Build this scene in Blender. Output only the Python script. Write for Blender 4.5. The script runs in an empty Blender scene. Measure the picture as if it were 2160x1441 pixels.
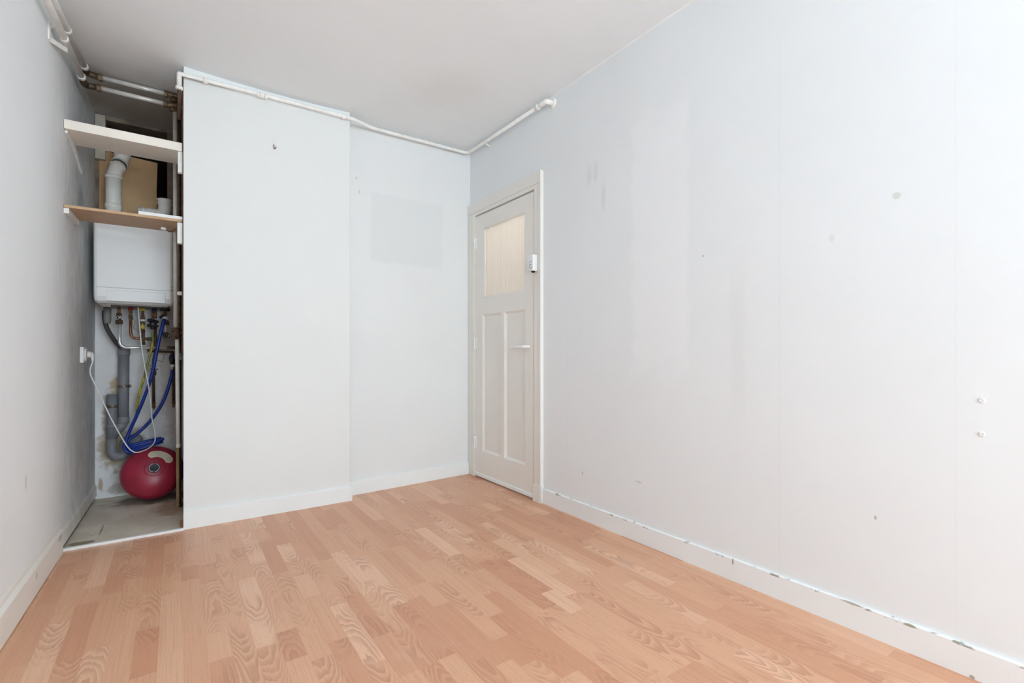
import bpy, bmesh, math, random
from mathutils import Vector, Matrix
R = math.radians
random.seed(11)
sc = bpy.context.scene
COL = sc.collection

# ------------------------------------------------------------------ camera
F_PX, HOR, YAW, EYE = 1015.0, 745.0, R(35.0), 0.95
cam_d = bpy.data.cameras.new('camera')
cam = bpy.data.objects.new('camera', cam_d)
COL.objects.link(cam)
cam_d.sensor_width = 36.0
cam_d.lens = 36.0 * F_PX / 2160.0
cam_d.shift_y = (HOR - 720.5) / 2160.0
cam_d.clip_start = 0.02
cam.location = (0, 0, EYE)
cam.rotation_euler = (R(90), 0, -YAW)
sc.camera = cam

_c, _s = math.cos(YAW), math.sin(YAW)
def at(px, py, Y):
    """survey: the point seen at photo pixel (px, py) at depth Y in the room"""
    t = (px - 1080) / F_PX
    dx, dy, dz = _s + t * _c, _c - t * _s, -(py - HOR) / F_PX
    k = Y / dy
    return Vector((k * dx, Y, EYE + k * dz))

# ------------------------------------------------------------------ materials
def srgb(r, g, b):
    f = lambda v: (v / 255 / 12.92) if v / 255 <= .04045 else ((v / 255 + .055) / 1.055) ** 2.4
    return (f(r), f(g), f(b), 1)

class NT:
    def __init__(s, name):
        s.m = bpy.data.materials.new(name); s.m.use_nodes = True
        s.t = s.m.node_tree; s.n = s.t.nodes; s.l = s.t.links
        s.b = s.n['Principled BSDF']
    def new(s, t, **kw):
        n = s.n.new(t)
        for k, v in kw.items(): setattr(n, k, v)
        return n
    def link(s, a, b): s.l.new(a, b)
    def math(s, op, a, b=None, clamp=False):
        n = s.new('ShaderNodeMath', operation=op); n.use_clamp = clamp
        for i, v in enumerate((a, b)):
            if v is None: continue
            if isinstance(v, (int, float)): n.inputs[i].default_value = v
            else: s.link(v, n.inputs[i])
        return n.outputs[0]
    def ramp(s, v, lo, hi):
        n = s.new('ShaderNodeMapRange', interpolation_type='SMOOTHSTEP')
        s.link(v, n.inputs[0]); n.inputs[1].default_value = lo; n.inputs[2].default_value = hi
        return n.outputs[0]
    def mix(s, f, a, b):
        n = s.new('ShaderNodeMix', data_type='RGBA')
        if isinstance(f, (int, float)): n.inputs[0].default_value = f
        else: s.link(f, n.inputs[0])
        for i, v in ((6, a), (7, b)):
            if isinstance(v, tuple): n.inputs[i].default_value = v
            else: s.link(v, n.inputs[i])
        return n.outputs[2]
    def noise(s, vec, scale, detail=3, rough=.55, stretch=None):
        if stretch:
            mp = s.new('ShaderNodeMapping'); mp.inputs['Scale'].default_value = stretch
            s.link(vec, mp.inputs[0]); vec = mp.outputs[0]
        n = s.new('ShaderNodeTexNoise'); n.inputs['Scale'].default_value = scale
        n.inputs['Detail'].default_value = detail; n.inputs['Roughness'].default_value = rough
        s.link(vec, n.inputs['Vector']); return n.outputs[0]
    def pos(s):
        g = s.new('ShaderNodeNewGeometry'); return g.outputs['Position']
    def bump(s, h, strength=.2, dist=.002):
        n = s.new('ShaderNodeBump'); n.inputs['Strength'].default_value = strength
        n.inputs['Distance'].default_value = dist
        s.link(h, n.inputs['Height']); s.link(n.outputs[0], s.b.inputs['Normal'])

def plain(name, col, rough=.5, metal=0, var=.06, scale=25, spec=None, coat=0):
    t = NT(name); p = t.pos()
    n = t.noise(p, scale)
    f = t.ramp(n, .3, .7)
    a = tuple(min(1, c * (1 + var)) for c in col[:3]) + (1,)
    b = tuple(c * (1 - var) for c in col[:3]) + (1,)
    t.link(t.mix(f, b, a), t.b.inputs['Base Color'])
    t.b.inputs['Roughness'].default_value = rough
    t.b.inputs['Metallic'].default_value = metal
    if spec is not None: t.b.inputs['Specular IOR Level'].default_value = spec
    if coat: t.b.inputs['Coat Weight'].default_value = coat
    return t.m

def paint(name, col, axes=(0, 2), marks=(), var=.025, rough=.75, dirt=None, bump=0, chips=None, spec=.3):
    """wall paint: faint mottling, plus marks that have a shape of their own
    marks: (shape, cu, cv, hu, hv, soft, colour, strength, wobble)"""
    t = NT(name); p = t.pos()
    sep = t.new('ShaderNodeSeparateXYZ'); t.link(p, sep.inputs[0])
    u, v = sep.outputs[axes[0]], sep.outputs[axes[1]]
    f = t.ramp(t.noise(p, 1.6, 3), .25, .75)
    a = tuple(min(1, c * (1 + var)) for c in col[:3]) + (1,)
    b = tuple(c * (1 - var) for c in col[:3]) + (1,)
    base = t.mix(f, b, a)
    fine = t.noise(p, 14, 4)
    base = t.mix(t.math('MULTIPLY', t.ramp(fine, .55, .8), .06), base, tuple(c * .8 for c in col[:3]) + (1,))
    wob = t.math('SUBTRACT', t.noise(p, 9, 4), .5)
    for sh, cu, cv, hu, hv, soft, mc, st, wb in marks:
        du = t.math('DIVIDE', t.math('ABSOLUTE', t.math('SUBTRACT', u, cu)), hu)
        dv = t.math('DIVIDE', t.math('ABSOLUTE', t.math('SUBTRACT', v, cv)), hv)
        if sh == 'rect':
            d = t.math('MAXIMUM', du, dv)
        else:
            d = t.math('SQRT', t.math('ADD', t.math('MULTIPLY', du, du), t.math('MULTIPLY', dv, dv)))
        if wb: d = t.math('ADD', d, t.math('MULTIPLY', wob, wb))
        if sh == 'outline':
            pass
        m = t.ramp(d, 1 + soft, 1 - soft)
        base = t.mix(t.math('MULTIPLY', m, st), base, mc)
    if dirt:
        # (axis, start, full, colour, strength): smudgy grime that comes in along one axis
        ax, s0, s1, dc, st = dirt
        g = t.ramp(sep.outputs[ax], s0, s1)
        n1 = t.ramp(t.noise(p, 3.2, 5, .65, (1, 1, .55)), .38, .68)
        n2 = t.ramp(t.noise(p, 26, 5, .7, (1, 1, .35)), .42, .72)
        m = t.math('MULTIPLY', g, t.math('ADD', t.math('MULTIPLY', n1, .4), t.math('MULTIPLY', n2, .6)))
        base = t.mix(t.math('MULTIPLY', m, st), base, dc)
    if chips:
        # flaked paint in a narrow band of v
        lo, hi, cc = chips
        band = t.math('MULTIPLY', t.math('GREATER_THAN', v, lo), t.math('LESS_THAN', v, hi))
        n1 = t.noise(p, 11, 3, .6, (1, 1, 3)); n2 = t.noise(p, 60, 3, .6, (1, .5, 1))
        m = t.math('MULTIPLY', band, t.math('MULTIPLY', t.ramp(n1, .50, .56), t.ramp(n2, .50, .58)))
        base = t.mix(m, base, cc)
    t.link(base, t.b.inputs['Base Color'])
    t.b.inputs['Roughness'].default_value = rough
    t.b.inputs['Specular IOR Level'].default_value = spec
    if bump:
        t.bump(t.math('ADD', t.noise(p, 160, 3), t.math('MULTIPLY', t.noise(p, 6, 3), 1.5)), bump, .0015)
    return t.m

WALL = srgb(233, 236, 238)
GLOSS = srgb(238, 241, 241)
GREYM = srgb(190, 188, 183)

M = {}
M['trim'] = paint('gloss_trim_paint', GLOSS, rough=.38, bump=0, spec=.5)
M['door'] = paint('cream_door_paint', srgb(234, 231, 225), axes=(1, 2), rough=.4, bump=0, spec=.5)
M['pipe_paint'] = plain('white_pipe_paint', srgb(243, 241, 237), .4)
M['galv'] = plain('bare_steel', srgb(222, 218, 212), .34, .2, .06, 40)
M['dull_steel'] = plain('dull_steel', srgb(120, 112, 104), .5, .6, .2, 30)
M['copper'] = plain('aged_copper', srgb(140, 94, 66), .42, .5, .25, 60)
M['brass'] = plain('aged_brass', srgb(122, 102, 80), .42, .4, .25, 60)
M['darkbrass'] = plain('dark_brass', srgb(90, 74, 56), .5, .4, .3, 60)
M['rust'] = plain('rusty_iron', srgb(92, 70, 56), .8, .2, .4, 70)
M['browniron'] = plain('brown_pipe', srgb(104, 80, 62), .6, .4, .25, 50)
M['blackplastic'] = plain('black_plastic', srgb(36, 36, 38), .5)
M['bluehose'] = plain('blue_hose_plastic', srgb(28, 56, 150), .35, 0, .12, 18)
M['darkblue'] = plain('dark_blue_plastic', srgb(30, 40, 92), .4)
M['red'] = plain('red_plastic', srgb(150, 36, 34), .45)
M['yellow'] = plain('yellow_plastic', srgb(206, 178, 60), .45)
M['whiteplastic'] = plain('white_plastic', srgb(236, 236, 236), .4, 0, .02)
M['pvcwhite'] = plain('white_flue_plastic', srgb(242, 239, 233), .42, 0, .03)
M['pvcgrey'] = plain('grey_drain_plastic', srgb(132, 134, 140), .5, 0, .08, 12)
M['darkgrey'] = plain('dark_grey_rubber', srgb(70, 68, 66), .6)
M['trapgrey'] = plain('trap_grey_plastic', srgb(128, 126, 122), .5)
M['boiler'] = plain('boiler_enamel', srgb(246, 247, 248), .32, 0, .012, 3)
M['seam'] = plain('dark_seam', srgb(104, 104, 104), .7)
M['print'] = plain('grey_print', srgb(92, 92, 94), .7)
M['darkprint'] = plain('dark_print', srgb(60, 60, 60), .7)
M['vessel'] = plain('red_vessel_enamel', srgb(164, 42, 66), .34, 0, .12, 9)
M['sticker'] = plain('cream_sticker', srgb(226, 214, 190), .6, 0, .1, 30)
M['capdark'] = plain('dark_cap', srgb(52, 54, 62), .5)
M['near_black'] = plain('near_black', srgb(26, 22, 20), .95, 0, .4, 12)
M['hardboard'] = plain('brown_hardboard', srgb(212, 174, 130), .65, 0, .07, 6)
M['woodboard'] = plain('bare_board', srgb(176, 144, 104), .6, 0, .12, 14)
M['darkwood'] = plain('dark_brown_wood', srgb(124, 92, 74), .8, 0, .35, 22)
M['rawlath'] = plain('pale_raw_wood', srgb(200, 192, 176), .75, 0, .12, 20)
M['shelfwhite'] = plain('cream_shelf_paint', srgb(244, 237, 226), .42, 0, .03, 8)
M['chrome'] = plain('chrome', srgb(216, 216, 216), .25, .35, .03)
M['skirtbare'] = plain('scuffed_bare_skirting', srgb(186, 176, 160), .7, 0, .2, 22)

# shelf of hardboard: grain lengthwise
t = NT('brown_shelf_board'); p = t.pos()
g = t.noise(p, 18, 4, .6, (.6, 6, 6))
t.link(t.mix(t.ramp(g, .3, .7), srgb(184, 146, 108), srgb(204, 170, 132)), t.b.inputs['Base Color'])
t.b.inputs['Roughness'].default_value = .5
M['shelfbrown'] = t.m

# laminate: every strip block carries its own tone, figure and offset
t = NT('beech_laminate')
uv = t.new('ShaderNodeUVMap', uv_map='UVMap').outputs[0]
at1 = t.new('ShaderNodeAttribute', attribute_name='block')
sp = t.new('ShaderNodeSeparateColor'); t.link(at1.outputs['Color'], sp.inputs[0])
tone, fig, seedv = sp.outputs
sx = t.new('ShaderNodeSeparateXYZ'); t.link(uv, sx.inputs[0])
ux, uy = sx.outputs[0], sx.outputs[1]
cmb = t.new('ShaderNodeCombineXYZ'); t.link(ux, cmb.inputs[0]); t.link(uy, cmb.inputs[1])
t.link(t.math('MULTIPLY', seedv, 37.0), cmb.inputs[2])
vec = cmb.outputs[0]
low = t.math('SUBTRACT', t.noise(vec, 1.0, 2.0, .5, (26, 5.0, 1)), .5)
sgn = t.math('SUBTRACT', t.math('MULTIPLY', t.math('GREATER_THAN', t.math('FRACT', t.math('MULTIPLY', seedv, 7.3)), .5), 2.0), 1.0)
xc = t.math('ADD', .012, t.math('MULTIPLY', t.math('FRACT', t.math('MULTIPLY', seedv, 13.7)), .040))
dx2 = t.math('DIVIDE', t.math('SUBTRACT', ux, xc), .0215)
dx2 = t.math('MULTIPLY', t.math('MULTIPLY', dx2, dx2), .55)
ph = t.math('ADD', t.math('MULTIPLY', t.math('MULTIPLY', uy, sgn), 13.0), t.math('ADD', dx2, t.math('MULTIPLY', low, 2.4)))
ph = t.math('ADD', ph, t.math('MULTIPLY', t.math('SINE', t.math('ADD', t.math('MULTIPLY', uy, 17.0), t.math('MULTIPLY', seedv, 40.0))), .7))
rings = t.math('FRACT', ph)
ring = t.math('MULTIPLY', t.ramp(rings, 0.0, .85), t.ramp(rings, 1.0, .93))
straight = t.noise(vec, 1.0, 3.0, .6, (190, 2.2, 1))
stm = t.ramp(straight, .40, .64)
pores = t.ramp(t.noise(vec, 1.0, 2.0, .5, (520, 44, 1)), .54, .70)
fg = t.ramp(fig, .48, .60)
fade = t.ramp(t.noise(vec, 1.0, 1.0, .5, (9, 4, 1)), .30, .62)
grain = t.math('ADD', t.math('MULTIPLY', t.math('MULTIPLY', ring, fade), t.math('ADD', t.math('MULTIPLY', fg, .85), .08)),
               t.math('MULTIPLY', stm, t.math('SUBTRACT', .42, t.math('MULTIPLY', fg, .22))))
LIGHT, MID, DARK = srgb(235, 190, 158), srgb(222, 171, 137), srgb(210, 153, 120)
c1 = t.mix(t.ramp(tone, 0.0, .55), DARK, MID)
c2 = t.mix(t.ramp(tone, .55, 1.0), c1, LIGHT)
c3 = t.mix(t.math('MULTIPLY', grain, .62), c2, srgb(186, 130, 102))
c4 = t.mix(t.math('MULTIPLY', pores, .22), c3, srgb(176, 124, 94))
# worn pale scuffs
pp = t.pos()
sc1 = t.math('MULTIPLY', t.ramp(t.noise(pp, 2.2, 4, .6), .60, .78), .14)
c5 = t.mix(sc1, c4, srgb(238, 214, 200))
t.link(c5, t.b.inputs['Base Color'])
t.b.inputs['Roughness'].default_value = .36
t.b.inputs['Specular IOR Level'].default_value = .42
t.bump(t.math('ADD', grain, pores), .05, .0005)
M['floor'] = t.m

# old painted closet floor boards
t = NT('worn_painted_boards'); p = t.pos()
n1 = t.ramp(t.noise(p, 5, 5, .6), .35, .7); n2 = t.ramp(t.noise(p, 30, 4, .65), .64, .72)
base = t.mix(n1, srgb(218, 206, 188), srgb(236, 228, 214))
base = t.mix(t.math('MULTIPLY', n2, .7), base, srgb(110, 92, 70))
sp2 = t.new('ShaderNodeSeparateXYZ'); t.link(p, sp2.inputs[0])
w = t.math('SUBTRACT', t.noise(p, 14, 4), .5)
def blot(cx, cy, hx, hy, soft, wb):
    a = t.math('DIVIDE', t.math('SUBTRACT', sp2.outputs[0], cx), hx)
    b = t.math('DIVIDE', t.math('SUBTRACT', sp2.outputs[1], cy), hy)
    d = t.math('SQRT', t.math('ADD', t.math('MULTIPLY', a, a), t.math('MULTIPLY', b, b)))
    d = t.math('ADD', d, t.math('MULTIPLY', w, wb))
    return t.ramp(d, 1 + soft, 1 - soft)
base = t.mix(t.math('MULTIPLY', blot(-.385, 3.215, .055, .03, .25, 2.2), .85), base, srgb(140, 122, 92))
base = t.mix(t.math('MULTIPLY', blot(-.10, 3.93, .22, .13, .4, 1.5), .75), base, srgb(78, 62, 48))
base = t.mix(t.math('MULTIPLY', blot(-.01, 3.62, .09, .16, .5, 1.8), .6), base, srgb(150, 108, 66))
base = t.mix(t.math('MULTIPLY', blot(-.325, 3.40, .004, .10, .5, 1.2), .7), base, srgb(96, 82, 66))
t.link(base, t.b.inputs['Base Color']); t.b.inputs['Roughness'].default_value = .55
M['closetfloor'] = t.m

# closet back plaster: white, with raw patches by the drain and grime low down
t = NT('closet_plaster'); p = t.pos()
sp3 = t.new('ShaderNodeSeparateXYZ'); t.link(p, sp3.inputs[0])
w = t.math('SUBTRACT', t.noise(p, 22, 5, .6), .5)
base = t.mix(t.ramp(t.noise(p, 4, 4), .35, .7), srgb(228, 227, 228), srgb(244, 244, 246))
def blot3(cx, cz, hx, hz, soft, wb):
    a = t.math('DIVIDE', t.math('SUBTRACT', sp3.outputs[0], cx), hx)
    b = t.math('DIVIDE', t.math('SUBTRACT', sp3.outputs[2], cz), hz)
    d = t.math('SQRT', t.math('ADD', t.math('MULTIPLY', a, a), t.math('MULTIPLY', b, b)))
    return t.ramp(t.math('ADD', d, t.math('MULTIPLY', w, wb)), 1 + soft, 1 - soft)
for cx, cz, hx, hz, st, cc in ((-.335, .47, .055, .26, .8, srgb(176, 158, 128)), (-.30, .33, .12, .14, .7, srgb(170, 150, 120)),
                               (-.31, .74, .05, .05, .8, srgb(190, 166, 128)), (-.40, .09, .012, .04, .8, srgb(176, 150, 122)),
                               (-.27, .05, .10, .04, .6, srgb(150, 138, 120)), (-.02, .86, .06, .5, .35, srgb(168, 150, 136)),
                               (-.05, 1.02, .10, .06, .5, srgb(160, 138, 122)), (-.2, .62, .025, .06, .25, srgb(170, 160, 150))):
    base = t.mix(t.math('MULTIPLY', blot3(cx, cz, hx, hz, .3, 1.6), st), base, cc)
spk = t.math('MULTIPLY', t.ramp(t.noise(p, 55, 3, .6), .70, .76), t.ramp(sp3.outputs[2], .5, .05))
base = t.mix(t.math('MULTIPLY', spk, .8), base, srgb(96, 84, 70))
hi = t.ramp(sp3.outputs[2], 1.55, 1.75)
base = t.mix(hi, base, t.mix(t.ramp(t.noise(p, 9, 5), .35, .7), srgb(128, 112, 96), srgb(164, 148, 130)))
t.link(base, t.b.inputs['Base Color']); t.b.inputs['Roughness'].default_value = .8
t.bump(t.noise(p, 30, 5), .3, .004)
M['closetplaster'] = t.m

# reeded glass with a warm hall behind it
t = NT('reeded_cream_glass')
t.b.inputs['Base Color'].default_value = srgb(243, 235, 222)
t.b.inputs['Roughness'].default_value = .22
tr = t.new('ShaderNodeBsdfTranslucent'); tr.inputs[0].default_value = srgb(248, 245, 240)
mx = t.new('ShaderNodeMixShader'); mx.inputs[0].default_value = .5
t.link(t.b.outputs[0], mx.inputs[1]); t.link(tr.outputs[0], mx.inputs[2])
t.link(mx.outputs[0], t.n['Material Output'].inputs[0])
M['reeded'] = t.m

# clear window pane
t = NT('clear_window_glass')
tp = t.new('ShaderNodeBsdfTransparent'); gl = t.new('ShaderNodeBsdfGlossy'); gl.inputs['Roughness'].default_value = .02
mx = t.new('ShaderNodeMixShader'); mx.inputs[0].default_value = .05
t.link(tp.outputs[0], mx.inputs[1]); t.link(gl.outputs[0], mx.inputs[2])
t.link(mx.outputs[0], t.n['Material Output'].inputs[0])
M['clear'] = t.m

# yellow-green earth cable: stripes along its length
t = NT('yellow_green_cable'); p = t.pos()
n = t.noise(p, 1, 1, .5, (130, 130, 4))
t.link(t.mix(t.ramp(n, .48, .54), srgb(196, 180, 62), srgb(112, 134, 60)), t.b.inputs['Base Color'])
t.b.inputs['Roughness'].default_value = .45
M['earth'] = t.m

SEAMC = srgb(196, 195, 193)
PATCHC = srgb(238, 238, 241)
M['wall_right'] = paint('wall_right_paint', WALL, (1, 2), [
    ('rect', 1.50, 1.50, .165, .62, .16, srgb(247, 247, 250), .36, .5),       # whiter repainted strip
    ('rect', 1.10, 1.00, .03, .28, .6, srgb(218, 216, 210), .2, .9),          # old drip
    ('rect', .931, 1.1, .0016, 1.0, .4, SEAMC, .14, 0),                        # wallpaper seams
    ('rect', .419, 1.1, .0016, 1.0, .4, SEAMC, .10, 0),
    ('rect', 2.16, 1.0, .0012, .8, .4, SEAMC, .12, 0),
    ('ell', 1.975, 1.955, .018, .055, .5, srgb(210, 208, 203), .3, .5),
    ('ell', 1.925, 1.955, .018, .055, .5, srgb(210, 208, 203), .3, .5),
    ('ell', 1.865, 1.80, .015, .07, .5, srgb(208, 206, 200), .3, .5),
    ('ell', .562, 1.46, .011, .010, .4, srgb(200, 202, 194), .6, 3.0),
    ('ell', .62, .40, .005, .009, .3, srgb(140, 138, 134), .6, 2.5),
    ('ell', 1.62, .30, .02, .005, .4, srgb(190, 188, 184), .5, 2.5),
    ('ell', 2.03, .26, .004, .008, .4, srgb(150, 148, 144), .5, 1.5),
    ('ell', 1.26, 1.38, .004, .004, .4, srgb(130, 128, 124), .7, .5),
    ('ell', .75, 1.36, .008, .012, .5, srgb(216, 214, 210), .4, 1.0),
], var=.014, rough=.7)
M['wall_far'] = paint('wall_far_paint', srgb(231, 232, 232), (0, 2), [
    ('rect', 1.375, 1.825, .288, .245, .035, srgb(223, 225, 225), .35, .3),
    ('rect', 1.375, 1.825, .275, .230, .03, srgb(221, 223, 223), .35, .3),
    ('ell', 1.00, 2.13, .006, .010, .4, srgb(190, 188, 182), .5, 1),
    ('ell', 1.02, 2.04, .004, .014, .4, srgb(196, 194, 188), .8, 1),
], var=.014)
M['wall_partition'] = paint('wall_partition_paint', srgb(231, 232, 231), (0, 2), [
    ('ell', .48, 2.19, .012, .05, .6, srgb(226, 225, 221), .3, .5)], var=.012)
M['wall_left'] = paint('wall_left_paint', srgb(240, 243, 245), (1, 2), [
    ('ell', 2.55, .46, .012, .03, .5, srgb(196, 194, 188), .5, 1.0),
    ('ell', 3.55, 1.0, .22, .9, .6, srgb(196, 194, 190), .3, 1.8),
    ('ell', 3.85, 1.35, .22, .55, .5, srgb(170, 168, 166), .3, 1.6), ('rect', 3.62, .004, .50, .014, .3, srgb(40, 36, 34), .95, .7),  # rect: shade and dirt of the gap under the closet skirting, painted on
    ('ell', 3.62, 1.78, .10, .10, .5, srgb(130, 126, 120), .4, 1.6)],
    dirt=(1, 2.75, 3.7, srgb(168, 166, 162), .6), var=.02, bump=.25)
M['ceiling'] = paint('ceiling_paint', srgb(239, 242, 244), (0, 1), [
    ('ell', 1.35, 2.55, .18, .2, .8, srgb(220, 217, 214), .25, .9),
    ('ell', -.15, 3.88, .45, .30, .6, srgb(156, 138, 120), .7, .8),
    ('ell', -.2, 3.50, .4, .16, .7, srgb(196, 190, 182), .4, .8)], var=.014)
M['rear'] = paint('rear_wall_paint', WALL, (0, 2))
M['bb_right'] = paint('baseboard_right_paint', srgb(238, 241, 242), (1, 2), [
    ('rect', 1.115, .081, .003, .010, .3, srgb(150, 147, 128), .9, .6),
    ('rect', .945, .0885, .016, .0035, .3, srgb(150, 147, 128), .9, .5),
    ('ell', .685, .0895, .035, .0032, .3, srgb(160, 157, 140), .9, .9),
    ('ell', .525, .088, .016, .0045, .3, srgb(150, 147, 128), .9, .5),
    ('ell', .38, .004, .006, .006, .3, srgb(150, 146, 130), .8, .5)],
    rough=.42, bump=0, chips=(.084, .0935, srgb(160, 158, 150)), spec=.5)
M['bb_left'] = paint('baseboard_left_paint', srgb(240, 238, 232), (1, 2), [
    ('ell', 2.62, .075, .012, .012, .3, srgb(180, 178, 170), .6, 1.5),
    ('ell', 3.03, .092, .035, .012, .4, srgb(176, 168, 150), .7, .6)], rough=.42, bump=0, spec=.5,
    dirt=(1, 2.9, 3.8, srgb(150, 146, 138), .6))

# ------------------------------------------------------------------ mesh helpers
def box(bm, x0, x1, y0, y1, z0, z1):
    v = [bm.verts.new(p) for p in ((x0, y0, z0), (x1, y0, z0), (x1, y1, z0), (x0, y1, z0),
                                   (x0, y0, z1), (x1, y0, z1), (x1, y1, z1), (x0, y1, z1))]
    for f in ((3, 2, 1, 0), (4, 5, 6, 7), (0, 1, 5, 4), (1, 2, 6, 5), (2, 3, 7, 6), (3, 0, 4, 7)):
        bm.faces.new([v[i] for i in f])
    return v

def prism(bm, a, b):
    """closed solid between two matching polygons"""
    va = [bm.verts.new(p) for p in a]; vb = [bm.verts.new(p) for p in b]
    n = len(a)
    bm.faces.new(va); bm.faces.new(vb[::-1])
    for i in range(n):
        bm.faces.new((va[i], vb[i], vb[(i + 1) % n], va[(i + 1) % n]))

def frame_at(d):
    d = d.normalized()
    u = d.cross(Vector((0, 0, 1)) if abs(d.z) < .9 else Vector((1, 0, 0))).normalized()
    return u, d.cross(u).normalized()

def tube(bm, pts, r, seg=14, cap=True):
    pts = [Vector(p) for p in pts]
    rs = r if isinstance(r, (list, tuple)) else [r] * len(pts)
    rings = []; u = None
    for i, p in enumerate(pts):
        d = (pts[min(i + 1, len(pts) - 1)] - pts[max(i - 1, 0)]).normalized()
        if u is None: u, w = frame_at(d)
        else:
            u = (u - d * u.dot(d))
            u = u.normalized() if u.length > 1e-6 else frame_at(d)[0]
            w = d.cross(u).normalized()
        rings.append([bm.verts.new(p + (u * math.cos(k * 2 * math.pi / seg) + w * math.sin(k * 2 * math.pi / seg)) * rs[i]) for k in range(seg)])
    for a, b in zip(rings, rings[1:]):
        for k in range(seg):
            f = bm.faces.new((a[k], a[(k + 1) % seg], b[(k + 1) % seg], b[k])); f.smooth = True
    if cap:
        bm.faces.new(rings[0][::-1]); bm.faces.new(rings[-1])

def fillet(pts, rad, n=8):
    pts = [Vector(p) for p in pts]; out = [pts[0]]
    for i in range(1, len(pts) - 1):
        p, a, b = pts[i], pts[i - 1], pts[i + 1]
        r = min(rad, (p - a).length * .48, (b - p).length * .48)
        s, e = p + (a - p).normalized() * r, p + (b - p).normalized() * r
        for k in range(n + 1):
            q = k / n
            out.append(s * (1 - q) ** 2 + p * 2 * q * (1 - q) + e * q * q)
    out.append(pts[-1]); return out

def spline(pts, n=8):
    pts = [Vector(p) for p in pts]; P = [pts[0] * 2 - pts[1]] + pts + [pts[-1] * 2 - pts[-2]]
    out = []
    for i in range(1, len(P) - 2):
        a, b, c, d = P[i - 1:i + 3]
        for k in range(n):
            q = k / n
            out.append(.5 * ((2 * b) + (c - a) * q + (2 * a - 5 * b + 4 * c - d) * q * q + (3 * b - a - 3 * c + d) * q ** 3))
    out.append(pts[-1]); return out

def lathe(bm, c, axis, prof, seg=32, smooth=True):
    """prof: (radius, height along axis)"""
    c = Vector(c); axis = Vector(axis).normalized(); u, w = frame_at(axis)
    rings = []
    for r, h in prof:
        rings.append([bm.verts.new(c + axis * h + (u * math.cos(k * 2 * math.pi / seg) + w * math.sin(k * 2 * math.pi / seg)) * max(r, 1e-5)) for k in range(seg)])
    for a, b in zip(rings, rings[1:]):
        for k in range(seg):
            f = bm.faces.new((a[k], a[(k + 1) % seg], b[(k + 1) % seg], b[k])); f.smooth = smooth
    bm.faces.new(rings[0][::-1]); bm.faces.new(rings[-1])

def hexnut(bm, c, axis, r, h):
    lathe(bm, Vector(c) - Vector(axis).normalized() * h / 2, axis, [(r * .9, 0), (r, h * .12), (r, h * .88), (r * .9, h)], 6, False)

def obj(name, bm, mat, parent=None, bevel=0, label=None, mats=None):
    bmesh.ops.recalc_face_normals(bm, faces=bm.faces)
    me = bpy.data.meshes.new(name); bm.to_mesh(me); bm.free()
    for m in (mats or [mat]): me.materials.append(m)
    o = bpy.data.objects.new(name, me); COL.objects.link(o)
    if parent is not None:
        o.parent = parent
        pl = Vector((0, 0, 0)); q = parent
        while q: pl += q.location; q = q.parent
        o.matrix_parent_inverse = Matrix.Translation(-pl)
    if bevel:
        b = o.modifiers.new('bevel', 'BEVEL'); b.width = bevel; b.segments = 2; b.limit_method = 'ANGLE'; b.angle_limit = R(40)
    if label: o['label'] = label
    return o

def new(): return bmesh.new()
def tag(o, label, cat, group=None):
    o['label'] = label; o['category'] = cat
    if group: o['group'] = group
    return o
def thing(name, loc, label, cat, group=None):
    o = bpy.data.objects.new(name, None); COL.objects.link(o); o.location = loc; o.empty_display_size = .05
    return tag(o, label, cat, group)
def struct(name, bm, mat, bevel=0, mats=None):
    o = obj(name, bm, mat, None, bevel, mats=mats); o['kind'] = 'structure'; return o
def part(name, parent, mat, fn, bevel=0, label=None):
    bm = new(); fn(bm); return obj(name, bm, mat, parent, bevel, label)
def ptube(name, parent, mat, pts, r, seg=14, label=None):
    bm = new(); tube(bm, pts, r, seg); return obj(name, bm, mat, parent, 0, label)

# ------------------------------------------------------------------ room shell
XR = 1.915                       # right wall face
YP = 3.143                       # partition face
def XL(y): return -.52 + .0225 * y          # left wall, slightly out of square
def YF(x): return 3.312 + .0632 * (x - 1.903)  # far wall, slightly out of square
def ZC(x, y):                    # sagging old ceiling
    q = min(1, max(0, (y - 1.0) / 2.1)); q = q * q * (3 - 2 * q)
    return 2.543 - .060 * math.exp(-((x - .45) / .95) ** 2) * q
YB = 4.13                        # closet back
Y0 = -3.2                        # window wall face

# laminate floor, strip block by strip block
bm = new(); uvl = bm.loops.layers.uv.new('UVMap'); cl = bm.loops.layers.float_color.new('block')
W = .0645; i = 0; x = -.56
def quad(x0, x1, y0, y1):
    vs = [bm.verts.new(q) for q in ((x0, y0, 0), (x1, y0, 0), (x1, y1, 0), (x0, y1, 0))]
    f = bm.faces.new(vs)
    tone = random.choice([random.uniform(.42, .68)] * 4 + [random.uniform(.0, .3), random.uniform(.0, .3), random.uniform(.75, 1)])
    col = (tone, random.random(), random.random(), 1)
    for l in f.loops:
        l[uvl].uv = (l.vert.co.x - x0, l.vert.co.y - y0); l[cl] = col
while x < XR + .01:
    x1 = min(x + W, XR + .02)
    y = Y0 - random.uniform(0, .4)
    while y < 3.32:
        L = random.choice([random.uniform(.14, .24), random.uniform(.28, .5), random.uniform(.35, .5), random.uniform(.4, .62)])
        lim = 3.128 if x1 < .045 else 3.32
        y1 = min(y + L, lim)
        if y1 - y > .004: quad(x, x1, y, y1)
        y += L
        if y >= lim: break
    x = x1
floor = obj('floor', bm, M['floor']); floor['kind'] = 'structure'
bm = new(); box(bm, -.75, 2.1, Y0 - .3, 4.6, -.16, -.02); struct('floor_subfloor', bm, M['closetfloor'])
bm = new(); box(bm, -.47, .06, 3.128, YB + .01, -.02, -.003); struct('floor_closet', bm, M['closetfloor'])

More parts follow.
